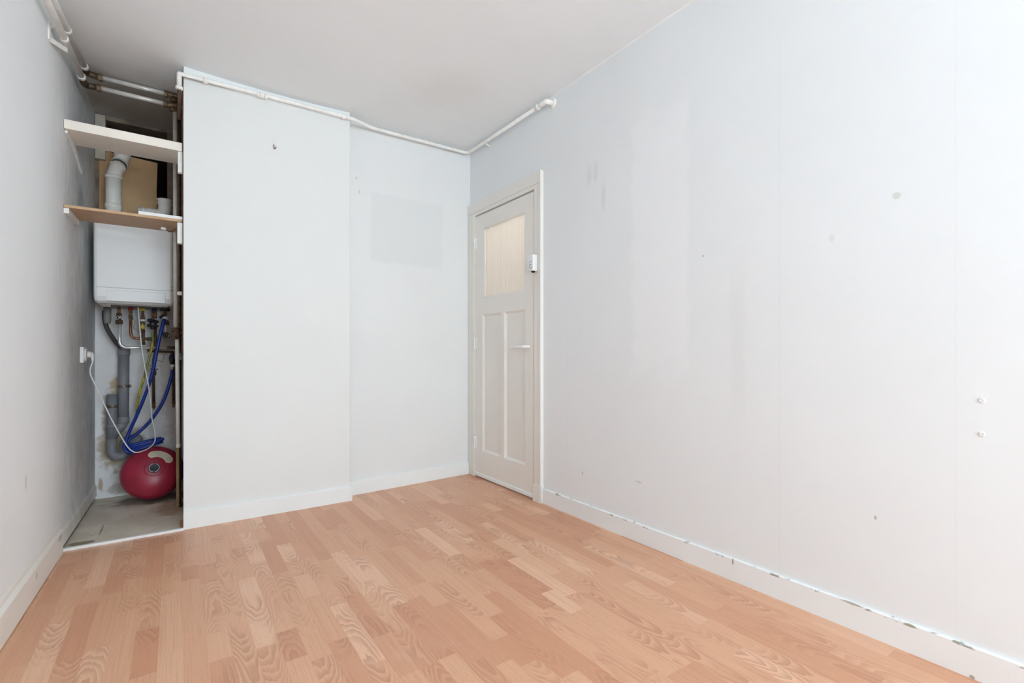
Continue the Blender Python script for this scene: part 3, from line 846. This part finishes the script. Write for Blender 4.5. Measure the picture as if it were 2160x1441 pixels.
def prt(bm):
    x = FX1 - .038
    while x < FX1 - .026:
        w_ = random.uniform(.002, .003); box(bm, x, x + w_, BYF - .0052, BYF - .0039, FZ0 + .024, FZ0 + .028); x += w_ + .0009
part('printed_marking', fl, M['print'], prt)
def underside(bm):
    box(bm, BX0 + .03, BX1 - .03, BYF + .045, BYB - .01, BZ0 - .008, BZ0 + .004)
    box(bm, BX0 + .035, BX0 + .075, BYF + .05, BYF + .12, BZ0 - .02, BZ0)
part('underside_tray', t6, M['dull_steel'], underside)
part('side_vents', t6, M['darkprint'], lambda bm: [lathe(bm, (BX1 - .012, BYF - .0003, z), (0, -1, 0), [(.003, 0), (.003, .001)], 10) for z in (BZ0 + .118, BZ0 + .098)])

# ------------------------------------------------------------------ flues
YFL = 3.90
t7 = thing('flue_pipe', at(240, 446, YFL), 'tall white plastic flue pipe with angled elbow rising from the boiler', 'flue')
c0 = at(240, 446, YFL); c0.z = BZ1
rr = .040
pth = [c0, Vector((c0.x, YFL, at(240, 372, YFL).z)), Vector((c0.x + .012, YFL, at(240, 358, YFL).z)), at(254, 343, YFL + .02), at(258, 332, YFL + .02), at(258.5, 326, YFL + .02), at(258.5, 320, YFL + .02)]
ptube('lower_pipe', t7, M['pvcwhite'], pth[:2], rr, 32)
el = spline(pth[1:], 6)
ptube('elbow', t7, M['pvcwhite'], el, rr * .97, 32)
def collar(bm, c, ax, r, h=.022):
    lathe(bm, Vector(c) - Vector(ax).normalized() * h / 2, ax, [(r * .97, 0), (r * 1.02, .003), (r * 1.06, .006), (r * 1.06, h - .006), (r * 1.02, h - .003), (r * .97, h)], 32)
ca, cb = at(248, 352, YFL), at(255, 342, YFL + .02); cax = cb - ca
for cc_, ax_, r_, h_ in ((Vector((c0.x, YFL, at(240, 436, YFL).z)), Vector((0, 0, 1)), rr * 1.03, .030), (pth[1] + Vector((0, 0, -.006)), Vector((0, 0, 1)), rr * 1.05, .022),
                         (ca, cax, rr * 1.02, .012), (ca + cax * .75, cax, rr * 1.04, .012), (at(258.5, 326, YFL + .02), Vector((0, 0, 1)), rr * 1.04, .024)):
    part('collar', t7, M['pvcwhite'], lambda bm: collar(bm, cc_, ax_, r_, h_))
a_, b_ = at(251, 348, YFL), at(253, 345, YFL + .01)
part('print_band', t7, M['seam'], lambda bm: lathe(bm, a_, b_ - a_, [(rr * 1.0, -.001), (rr * 1.005, .002), (rr * 1.0, .006)], 28), label='grey sealing band')
u0 = pth[-1]
ptube('upper_pipe', t7, M['pvcwhite'], fillet([u0, Vector((u0.x, u0.y, 2.305)), Vector((u0.x + .01, 4.40, 2.325))], .06), rr * .97, 28)
t8 = thing('flue_pipe', at(348, 440, YFL), 'short white plastic flue elbow at right, behind the shelf', 'flue')
q0 = at(348, 424, YFL); zz = at(300, 449, YFL).z
ptube('elbow', t8, M['pvcwhite'], fillet([q0, Vector((q0.x, YFL, zz + .0)), Vector((at(292, 449, YFL).x, YFL, zz - .004))], .055, 10), .037, 28)
part('socket', t8, M['pvcwhite'], lambda bm: lathe(bm, q0 - Vector((0, 0, .028)), (0, 0, 1), [(.037, 0), (.041, .003), (.041, .012), (.0395, .015), (.0395, .026), (.0425, .029), (.0425, .036), (.034, .037), (.033, .015)], 28))
for px in (300, 312, 325):
    c = at(px, 449, YFL)
    part('collar', t8, M['pvcwhite'], lambda bm: lathe(bm, (c.x, YFL, zz - .003), (1, 0, 0), [(.036, 0), (.0395, .002), (.0395, .008), (.036, .010)], 28))
ptube('down_pipe', t8, M['pvcwhite'], [Vector((at(292, 449, YFL).x + .02, YFL, zz - .02)), Vector((at(292, 449, YFL).x + .02, YFL, BZ1 - .002))], .034, 24)

# ------------------------------------------------------------------ connections under the boiler
YC = 3.95
def P(px, py, Y=YC): return at(px, py, Y)
BOT = BZ0 - .0085
t9 = thing('condensate_trap', P(227, 665), 'grey boiler condensate trap with a black hose curving into the drain', 'trap')
def trap(bm):
    a, b = P(227, 648), P(226.5, 683); a.z = BOT
    lathe(bm, b, (0, 0, 1), [(.012, 0), (.017, .004), (.019, .02), (.020, a.z - b.z)], 18)
part('trap_body', t9, M['trapgrey'], trap)
ptube('hose', t9, M['darkgrey'], spline([P(220.5, 655, 3.99), P(221, 672, 3.99), P(224, 688, 3.99), P(231, 702, 4.0), P(241, 717, 4.02), P(250, 729, 4.03), P(258, 737, 4.04)], 6), .0125, 14, 'black rubber hose')

def nutset(bm, px, ys, r, Y=YC, ax=(0, 0, 1)):
    for y0, y1, k in ys:
        a, b = P(px, y1, Y), P(px, y0, Y)
        h = (b - a).length
        if k: lathe(bm, a, (0, 0, 1), [(r * k * .9, 0), (r * k, h * .12), (r * k, h * .88), (r * k * .9, h)], 6, False)
        else: lathe(bm, a, (0, 0, 1), [(r, 0), (r, h)], 14)
# flow pipe bending right
t10 = thing('supply_pipe', P(251, 690), 'bright steel pipe bending right below the boiler, leftmost under it', 'pipe')
a = P(251, 650); a.z = BOT
ptube('copper_stub', t10, M['copper'], [a, P(251, 664)], .0085, 14, 'copper stub')
part('compression_coupling', t10, M['darkbrass'], lambda bm: nutset(bm, 251.5, ((661, 668, 1.0), (668, 675, .8), (675, 684, 1.25)), .0165))
def tape(bm):
    for p_, q_ in (((248, 666), (256, 672)), ((256, 666), (248, 674))):
        A, B = P(*p_, 3.935), P(*q_, 3.935); tube(bm, [A, B], .0022, 6)
part('white_clip', t10, M['whiteplastic'], tape)
ptube('steel_pipe', t10, M['chrome'], fillet([P(252.5, 682), P(252.5, 733.5), P(354, 733.5)], .045, 10), .0095, 16, 'bright steel pipe')
part('end_joint', t10, M['browniron'], lambda bm: lathe(bm, P(352, 733.5), (1, 0, 0), [(.0105, 0), (.0125, .004), (.0125, .02), (.0105, .025), (.0095, .07)], 12))
# copper pipe with red cap
t11 = thing('supply_pipe', P(276, 690), 'copper pipe with red nut bending right under the boiler', 'pipe')
def redn(bm):
    a = P(276, 655); h = BOT - a.z
    lathe(bm, a, (0, 0, 1), [(.010, 0), (.0145, .003), (.0145, h * .5), (.011, h)], 8, False)
part('red_nut', t11, M['red'], redn, label='red plastic nut')
part('coupling', t11, M['brass'], lambda bm: nutset(bm, 275.8, ((655, 665, .8), (665, 669, 1.15), (669, 675, 1.0)), .0125))
ptube('copper_pipe', t11, M['copper'], fillet([P(275.8, 673), P(275.8, 714.5), P(318, 715)], .04, 10), .0085, 14)
part('coupling', t11, M['darkbrass'], lambda bm: lathe(bm, P(310, 715), (1, 0, 0), [(.010, 0), (.012, .003), (.012, .012), (.0095, .015), (.0125, .018), (.0125, .03), (.0095, .034)], 10))
# gas pipe
t12 = thing('gas_pipe', P(301, 690), 'gas pipe with yellow valve handle under the middle of the boiler', 'pipe')
def ynut(bm):
    a = P(300.5, 656); lathe(bm, a, (0, 0, 1), [(.012, 0), (.0165, .003), (.0165, .014), (.011, .018), (.011, BOT - a.z)], 6, False)
part('yellow_nut', t12, M['yellow'], ynut, label='yellow nut')
part('valve_body', t12, M['brass'], lambda bm: nutset(bm, 301, ((655, 664, .7), (664, 669, 1.0), (669, 674, 1.25), (678, 684, 1.25), (684, 698, 1.0)), .0125))
part('white_ring', t12, M['whiteplastic'], lambda bm: nutset(bm, 301, ((674, 678.5, 0),), .013))
def hndl(bm):
    c = P(301, 690, 3.93); lathe(bm, c, (0, -1, 0), [(.006, -.012), (.006, 0), (.012, .002), (.013, .008), (.010, .014)], 12)
    box(bm, c.x - .0045, c.x + .0045, c.y - .018, c.y - .012, c.z - .014, c.z + .020)
part('valve_handle', t12, M['yellow'], hndl, .002, 'yellow valve handle')
ptube('pipe', t12, M['browniron'], [P(302, 696), P(302, 728)], .0095, 14)
part('pipe_collar', t12, M['darkbrass'], lambda bm: nutset(bm, 302, ((697, 701, 1.1),), .0115))
part('pipe_end', t12, M['darkbrass'], lambda bm: nutset(bm, 302, ((722, 728, 1.15),), .0115))
# filling valve with blue nut
t13 = thing('filling_valve', P(324, 690), 'black filling valve with blue nut on brown pipe under boiler', 'valve')
def bnut(bm):
    a = P(325, 656); lathe(bm, a, (0, 0, 1), [(.011, 0), (.015, .003), (.015, BOT - a.z - .004), (.011, BOT - a.z)], 8, False)
part('blue_nut', t13, M['darkblue'], bnut, label='dark blue nut')
def legs(bm):
    for px in (322.5, 328.5): tube(bm, [P(px, 655), P(px, 672)], .0068, 12)
part('copper_legs', t13, M['copper'], legs)
def vb(bm):
    c = P(323, 684, 3.93)
    lathe(bm, c + Vector((0, 0, -.034)), (0, 0, 1), [(.011, 0), (.015, .004), (.015, .02), (.020, .026), (.020, .045), (.014, .05), (.014, .062), (.010, .066)], 14)
    for dx, dz, rr2 in ((-.020, .024, .012), (.018, .016, .011), (-.022, -.010, .011), (.018, -.012, .009)):
        lathe(bm, c + Vector((dx * .3, -.004, dz)), (dx, -.01, 0), [(.008, 0), (rr2, .006), (rr2, .018), (rr2 * .7, .024)], 12)
    lathe(bm, c + Vector((0, -.010, .0)), (0, -1, 0), [(.012, 0), (.013, .006), (.009, .014)], 14)
part('valve_body', t13, M['blackplastic'], vb)
ptube('brown_pipe', t13, M['browniron'], [P(328, 690), P(328, 748)], .0085, 14, 'brown pipe')
ptube('branch', t13, M['browniron'], fillet([P(328, 745), P(324, 760, 4.0), P(324, 800, 4.05), P(324.5, 853, 4.08)], .02), .0085, 14, 'brown pipe')
def wires(bm):
    for k, (a, b) in enumerate((((314, 771), (330, 780)), ((313, 782), (332, 772)), ((318, 790), (332, 778)), ((322, 768), (320, 792)), ((326, 786), (334, 778)))):
        A, B = P(*a, 4.02), P(*b, 4.02); tube(bm, spline([A, (A + B) / 2 + Vector((.002, -.012, .006)), B], 5), .0016, 6)
    lathe(bm, P(325.5, 788, 4.04), (0, 0, 1), [(.008, -.012), (.012, -.008), (.012, .01), (.008, .014)], 10)
part('wire_binding', t13, M['browniron'], wires)
part('end_fitting', t13, M['copper'], lambda bm: nutset(bm, 324.6, ((849, 852, 1.3), (852, 857, 1.0), (857, 860, 1.3), (860, 864, .6)), .0095, 4.08))
# pressure gauge
t14 = thing('pressure_gauge', P(347, 660), 'black round gauge with brass elbow and lever valve, rightmost under the boiler', 'gauge')
def gg(bm):
    a = P(348, 656.5); lathe(bm, a, (0, 0, 1), [(.024, 0), (.027, .003), (.027, .022), (.020, BOT - a.z)], 20)
part('gauge_head', t14, M['blackplastic'], gg)
part('brass_stub', t14, M['brass'], lambda bm: nutset(bm, 348.5, ((656, 661, .9), (661, 665, 1.1), (665, 678, .75)), .0125))
def lever(bm):
    a, b = P(346, 663.5, 3.93), P(337, 671, 3.93); tube(bm, [a, (a + b) / 2, b], [.005, .008, .007], 10)
part('lever', t14, M['blackplastic'], lever)
part('brass_elbow', t14, M['darkbrass'], lambda bm: (tube(bm, fillet([P(349, 676), P(353.5, 680), P(353, 686)], .02), .010, 12), hexnut(bm, P(351, 682), (0, 0, 1), .017, .018)))
ptube('chrome_stub', t14, M['chrome'], [P(349.5, 684), P(349.5, 701)], .0075, 14, 'chrome stub')
def kn(bm):
    c = P(350, 707); lathe(bm, c + Vector((0, 0, -.018)), (0, 0, 1), [(.010, 0), (.016, .004), (.016, .026), (.011, .036)], 12)
    lathe(bm, c + Vector((.004, -.008, -.006)), (.5, -1, 0), [(.011, 0), (.013, .008), (.013, .016), (.009, .020)], 14)
    lathe(bm, c + Vector((-.004, .0, .006)), (-1, -.4, 0), [(.009, 0), (.011, .012), (.008, .018)], 12)
part('black_valve', t14, M['darkgrey'], kn)
part('valve_screw', t14, M['galv'], lambda bm: lathe(bm, P(350, 707) + Vector((.014, -.026, -.006)), (.5, -1, 0), [(.0055, 0), (.0055, .002), (.003, .003)], 10))
# brown pipes further back
t15 = thing('branch_pipe', P(335, 742, 4.03), 'thin brown pipe running level under the bright steel pipe', 'pipe')
ptube('pipe', t15, M['browniron'], [P(311, 738, 4.03), P(316, 741, 4.03), P(366, 742.5, 4.03)], .0075, 12)
ptube('drop', t15, M['browniron'], fillet([P(364, 742.5, 4.03), P(366, 760, 4.03), P(366, 800, 4.03), P(366, 850, 4.03)], .02), .0085, 12)
part('end_fitting', t15, M['brass'], lambda bm: nutset(bm, 366, ((848, 852, 1.3), (852, 857, 1.0), (857, 860, .7)), .0095, 4.03))
t16 = thing('tap', P(363, 758, 3.97), 'black and blue wall tap with white collar at right of the closet', 'tap')
def tp_(bm):
    c = P(362.5, 757, 3.97)
    lathe(bm, c + Vector((0, 0, -.025)), (0, 0, 1), [(.009, -.012), (.011, 0), (.015, .01), (.017, .03), (.013, .046), (.009, .05)], 14)
    lathe(bm, c, (0, 1, 0), [(.010, 0), (.010, .05)], 12)
part('tap_body', t16, M['blackplastic'], tp_)
part('tap_knob', t16, M['darkblue'], lambda bm: lathe(bm, P(362.5, 753.5, 3.955), (.3, -1, 0), [(.011, -.004), (.012, .004), (.009, .010)], 12))
part('collar', t16, M['whiteplastic'], lambda bm: nutset(bm, 363.5, ((769, 774.5, 0),), .0115, 3.97), label='white collar')
ptube('nozzle', t16, M['chrome'], [P(363.5, 772, 3.97), P(363.5, 782, 3.97)], .0055, 12)
part('tap_feed', t16, M['browniron'], lambda bm: tube(bm, [P(362.5, 750, 3.97), P(362.5, 743, 4.03)], .008, 12))

# ------------------------------------------------------------------ earth cable and bell wire
o = obj('earth_cable', (lambda b: (tube(b, spline([P(322, 702, 3.925), P(323, 715, 3.925), P(321.5, 728, 3.925), P(317, 745, 3.92), P(311, 770, 3.92), P(303, 800, 3.93), P(295, 826, 3.95), P(290.5, 848, 3.98), P(288.5, 868, 4.02), P(289, 878, 4.10)], 8), .0068, 12), b)[1])(new()), M['earth'])
tag(o, 'yellow and green striped earth cable hanging below the black filling valve', 'cable')
o = obj('bell_wire', (lambda b: (tube(b, spline([P(352, 746, 4.04), P(346, 749, 4.05), P(345, 756, 4.06), P(342, 763, 4.06), P(336, 761, 4.06), P(331, 760, 4.06), P(326, 764, 4.055)], 6), .0012, 6), b)[1])(new()), M['browniron'])
tag(o, 'thin brown loose wire curling right of the blue hose on the closet wall', 'wire')
o = obj('bell_wire', (lambda b: (tube(b, spline([P(270, 649), P(272, 660), P(277, 664), P(281, 671), P(284, 680), P(282, 692), P(290, 698), P(295, 704), P(294, 712)], 6), .0014, 6), b)[1])(new()), M['browniron'])
tag(o, 'thin dark wire looping from the red nut toward the gas pipe', 'wire')

# ------------------------------------------------------------------ drain
YD = 4.055
t17 = thing('drain_pipe', P(240, 900, YD), 'grey plastic drain with standpipe, branch and trap on closet back wall', 'drain')
A0, A1, A2 = P(261.5, 736, YD), P(260, 884, YD), P(259, 894, YD)
ptube('upright_pipe', t17, M['pvcgrey'], [A0, A1], .0295, 24)
part('socket', t17, M['pvcgrey'], lambda bm: lathe(bm, P(261.5, 750, YD), (0, 0, 1), [(.030, 0), (.033, .004), (.033, A0.z - P(0, 750, YD).z + .006), (.022, A0.z - P(0, 750, YD).z + .007)], 24))
B0, B1 = P(236.5, 832, YD), P(236.5, 945, YD)
ptube('standpipe', t17, M['pvcgrey'], [B0, P(236, 926, YD)], .0285, 24)
part('branch', t17, M['pvcgrey'], lambda bm: (tube(bm, fillet([P(260, 878, YD), P(260, 893, YD), P(238, 918, YD)], .04, 6), .0285, 24),
     lathe(bm, P(260, 893, YD), (0, 0, 1), [(.0295, 0), (.032, .003), (.032, .042), (.030, .045)], 24),
     lathe(bm, P(236.5, 902, YD), (0, 0, 1), [(.029, 0), (.0325, .003), (.0325, .02), (.029, .024)], 24)))
tr_ = fillet([P(236, 924, YD), P(236, 962, YD), P(264, 962, YD), P(264, 928, YD), P(282, 928, YD + .03)], .05, 10)
ptube('trap_bend', t17, M['pvcgrey'], tr_, .0275, 24)
part('trap_cap', t17, M['pvcgrey'], lambda bm: lathe(bm, P(247, 966, YD), (.2, 0, -1), [(.026, -.02), (.026, .006), (.022, .010)], 20))
ptube('wall_stub', t17, M['pvcgrey'], [P(278, 928, YD), P(288, 928, YD + .03), P(288, 928, YB - .002)], .036, 20)
for px, py, ears in ((261, 815, (247, 277)), (236.5, 857, (223, 252))):
    def clamp(bm):
        c = P(px, py, YD)
        lathe(bm, c - Vector((0, 0, .010)), (0, 0, 1), [(.0300, 0), (.0325, .001), (.0325, .019), (.0300, .020)], 24)
        x0, x1 = P(ears[0], py, YD).x, P(ears[1], py, YD).x
        box(bm, x0, x1, YD + .012, YD + .020, c.z - .009, c.z + .009)
        box(bm, c.x - .008, c.x + .008, YD + .02, YB - .001, c.z - .007, c.z + .007)
    part('pipe_clamp', t17, M['dull_steel'], clamp, .001, 'metal pipe clamp')

# ------------------------------------------------------------------ expansion vessel
VC = Vector((-.117, 3.915, .172)); VR = .168
t18 = thing('expansion_vessel', (VC.x, VC.y, 0), 'round dark red expansion vessel on the closet floor', 'vessel')
vax = (Vector((.01, -.25, EYE * .12)) ).normalized()
vu = Vector((1, 0, 0)); vu = (vu - vax * vu.dot(vax)).normalized(); vv = vax.cross(vu)
vv = vv if vv.z > 0 else -vv
def vdepth(q): return .098 * (max(0, 1 - q ** 2.3)) ** .5 + .006
def vpt(q, a, lift=0): return VC + (vu * math.cos(a) + vv * math.sin(a)) * (VR * q) + vax * (vdepth(q) + lift)
def vs(bm):
    pr = []
    for k in range(20): q = math.sin(k / 19 * math.pi / 2); pr.append((VR * q, -vdepth(q)))
    pr += [(VR * 1.012, -.006), (VR * 1.012, .006)]
    for k in range(19, -1, -1): q = math.sin(k / 19 * math.pi / 2); pr.append((VR * q, vdepth(q)))
    lathe(bm, VC, vax, pr, 64)
part('tank', t18, M['vessel'], vs)
ringc = VC + vu * .004 + vv * .003
def ringf(bm):
    pts = [vpt(.30, a * math.pi / 20, .0006) + (ringc - VC) for a in range(41)]
    tube(bm, pts, .0022, 8, False)
part('rim', t18, M['vessel'], ringf)
part('centre_cap', t18, M['capdark'], lambda bm: lathe(bm, ringc + vax * (vdepth(.05) - .002), vax, [(.031, 0), (.031, .004), (.027, .0055), (.012, .006), (.010, .004)], 32), label='dark round cap')
def txt(bm):
    random.seed(9)
    for k in range(30):
        if k in (7, 22, 23): continue
        a = k * 2 * math.pi / 30; c = ringc + (vu * math.cos(a) + vv * math.sin(a)) * .0262 + vax * (vdepth(.05) + .0042)
        rad = (vu * math.cos(a) + vv * math.sin(a)); tg = (-vu * math.sin(a) + vv * math.cos(a))
        w_, h_ = random.uniform(.0013, .0021), .0019
        prism(bm, [c + tg * s_ * w_ + rad * u_ * h_ for s_, u_ in ((-1, -1), (1, -1), (1, 1), (-1, 1))], [c + tg * s_ * w_ + rad * u_ * h_ + vax * .0007 for s_, u_ in ((-1, -1), (1, -1), (1, 1), (-1, 1))])
part('cap_lettering', t18, M['whiteplastic'], txt, label='ring of tiny white lettering')
def stk(bm):
    n, mm = 24, 6; g = []
    for i in range(n + 1):
        f = i / n; a = R(108) + (R(18) - R(108)) * f
        ends = 1 - max(0, abs(f - .5) * 2 - .78) / .22
        hw = .150 * math.sqrt(max(.02, ends))
        g.append([vpt(.545 + .05 * math.sin(f * 3.1) + hw * (2 * j / mm - 1) * .9, a, .0009) for j in range(mm + 1)])
    vsx = [[bm.verts.new(p_) for p_ in row] for row in g]
    for i in range(n):
        for j in range(mm): bm.faces.new((vsx[i][j], vsx[i + 1][j], vsx[i + 1][j + 1], vsx[i][j + 1]))
st = part('sticker', t18, M['sticker'], stk, label='curved cream paper label')
so = st.modifiers.new('solid', 'SOLIDIFY'); so.thickness = .0006
if True:
    for q, a0, a1 in ((.62, 46, 54), (.60, 34, 40), (.56, 52, 62), (.50, 40, 58), (.50, 80, 84), (.46, 28, 44), (.58, 84, 92), (.66, 60, 70)):
        ptube('label_print', st, M['darkprint'], [vpt(q, R(a0 + (a1 - a0) * k / 4), .0014) for k in range(5)], .0009, 6)
part('foot', t18, M['blackplastic'], lambda bm: lathe(bm, (VC.x, VC.y + .045, 0), (0, 0, 1), [(.03, -.003), (.03, .02), (.02, .05)], 16))

# ------------------------------------------------------------------ blue hose: two ends and a coil on the vessel
cu = (at(344, 929, 3.98) - at(264, 953, 3.98)); cl_ = cu.length; cu.normalize()
cc = (at(344, 929, 3.98) + at(264, 953, 3.98)) / 2 + Vector((0, .0, .004))
cv = Vector((0, .88, -.06)).normalized(); cn = cu.cross(cv).normalized()
if cn.z < 0: cn = -cn
pts = [P(348, 671, 3.925), P(346.5, 676, 3.91), P(343, 686, 3.90), P(338, 706, 3.89), P(332, 735, 3.885), P(326.5, 763, 3.885), P(321, 788, 3.89), P(313, 815, 3.90), P(301, 847, 3.92), P(287, 880, 3.94), P(274, 908, 3.96), P(266, 930, 3.96), P(262, 946, 3.96)]
for k in range(1, 4 * 12):
    a = math.pi + k * 2 * math.pi / 12; lp = k / 12
    rad = (1 - .06 * abs(math.sin(lp * 2.1)))
    pts.append(cc + cu * (cl_ / 2 - .006) * rad * math.cos(a) + cv * (.042 - .004 * lp) * math.sin(a) + cn * (-.020 + .011 * lp + .006 * math.sin(lp * 5)))
pts += [P(264, 944, 3.975), P(272, 928, 3.985), P(290, 914, 3.985), P(310, 896, 3.985), P(330, 871, 3.98), P(345, 845, 3.975), P(355, 818, 3.97), P(361, 796, 3.97), P(363.3, 780, 3.97)]
t19 = thing('filling_hose', P(300, 940, 3.98), 'blue filling hose coiled on the red vessel, ends on gauge and tap', 'hose')
ptube('hose', t19, M['bluehose'], spline(pts, 5), .0098, 12)
part('hose_nut', t19, M['whiteplastic'], lambda bm: lathe(bm, P(348.5, 670, 3.925), (.1, -.3, -1), [(.010, -.004), (.0155, -.001), (.0155, .012), (.011, .016)], 16), label='white hose nut')
part('hose_tail', t19, M['bluehose'], lambda bm: tube(bm, spline([P(322, 938, 3.955), P(333, 931, 3.95), P(345, 925.5, 3.94)], 6), .009, 12))

# ------------------------------------------------------------------ socket and white mains cable on the left wall
sx_ = XL(3.66)
t20 = thing('wall_socket', (sx_, 3.66, .94), 'white wall socket low on the left wall inside the closet', 'socket')
part('base', t20, M['whiteplastic'], lambda bm: prism(bm, [(XL(3.615) - .001, 3.615, .895), (XL(3.615) + .016, 3.615, .895), (XL(3.615) + .016, 3.615, .985), (XL(3.615) - .001, 3.615, .985)],
     [(XL(3.70) - .001, 3.70, .895), (XL(3.70) + .016, 3.70, .895), (XL(3.70) + .016, 3.70, .985), (XL(3.70) - .001, 3.70, .985)]), .003)
part('face_ring', t20, M['whiteplastic'], lambda bm: lathe(bm, (sx_ + .015, 3.658, .940), (1, 0, 0), [(.036, 0), (.034, .008), (.028, .009)], 28))
t21 = thing('power_cable', (sx_ + .03, 3.658, .94), 'white mains cable from the wall socket looping up to the boiler', 'cable')
def plug(bm):
    lathe(bm, (sx_ + .0245, 3.658, .942), (1, .06, 0), [(.018, 0), (.018, .010), (.015, .018), (.008, .022)], 20)
    tube(bm, spline([(sx_ + .036, 3.660, .950), (sx_ + .044, 3.664, .938), (sx_ + .047, 3.668, .920), (sx_ + .047, 3.672, .898)], 5), [.012, .0125, .013, .0125, .012, .011, .0105, .010, .009, .0085, .008, .0075, .007, .006, .005, .0045], 14)
part('plug', t21, M['whiteplastic'], plug)
cp_ = [Vector((sx_ + .047, 3.672, .900)), P(190, 786, 3.69), P(205, 820, 3.71), P(220, 853, 3.73), P(236, 886, 3.75), P(252, 915, 3.765), P(264, 935, 3.77), P(274, 948, 3.775), P(286, 954.5, 3.78), P(300, 952, 3.80), P(313, 946, 3.83), P(323, 937.5, 3.87), P(327.5, 926, 3.90), P(326, 905, 3.92), P(321, 885, 3.93), P(319, 862, 3.925), P(316.5, 838, 3.90), P(313, 812, 3.88), P(308.5, 788, 3.87), P(304, 764, 3.87), P(299.5, 736, 3.87), P(296.5, 710, 3.87), P(294.5, 686, 3.88), P(292.5, 664, 3.90), P(291, 647, 3.91)]
ptube('cable', t21, M['whiteplastic'], spline(cp_, 6), .0037, 10)

# ------------------------------------------------------------------ light
def area(name, loc, rot, sx2, sy2, power, col):
    l = bpy.data.lights.new(name, 'AREA'); l.shape = 'RECTANGLE'; l.size, l.size_y = sx2, sy2; l.energy = power; l.color = col
    o = bpy.data.objects.new(name, l); COL.objects.link(o); o.location = loc; o.rotation_euler = rot; return o
DAY = (.735, .885, .968)
area('daylight', ((WX0 + WX1) / 2, Y0 - .30, (WZ0 + WZ1) / 2), (R(92), 0, 0), WX1 - WX0, WZ1 - WZ0, 275, DAY)
# added area light outside the window, aimed up to lift the ceiling
area('ceiling_fill', ((WX0 + WX1) / 2, Y0 - .62, .55), (R(128), 0, 0), WX1 - WX0, .9, 175, DAY)
pl = bpy.data.lights.new('hall_lamp', 'POINT'); pl.energy = 22; pl.color = (1, .95, .92); pl.shadow_soft_size = .1
po = bpy.data.objects.new('hall_lamp', pl); COL.objects.link(po); po.location = (XR + .6, 2.7, 2.2)
pl = bpy.data.lights.new('room_fill', 'POINT'); pl.energy = 3; pl.color = (.82, .92, 1.0); pl.shadow_soft_size = .18  # unseen point light added as fill to even out the room
po = bpy.data.objects.new('room_fill', pl); COL.objects.link(po); po.location = (-.05, -.6, 2.0)

w = bpy.data.worlds.new('sky'); sc.world = w; w.use_nodes = True
bg = w.node_tree.nodes['Background']
sky = w.node_tree.nodes.new('ShaderNodeTexSky'); sky.sky_type = 'HOSEK_WILKIE'
w.node_tree.links.new(sky.outputs[0], bg.inputs[0]); bg.inputs[1].default_value = .4

sc.cycles.max_bounces = 10; sc.cycles.diffuse_bounces = 7; sc.cycles.glossy_bounces = 4
sc.cycles.use_denoising = True; sc.cycles.adaptive_threshold = .05
sc.cycles.caustics_reflective = False; sc.cycles.caustics_refractive = False
vs_ = sc.view_settings
vs_.view_transform = 'Standard'; vs_.look = 'None'; vs_.exposure = -0.68; vs_.gamma = 1; vs_.use_curve_mapping = False
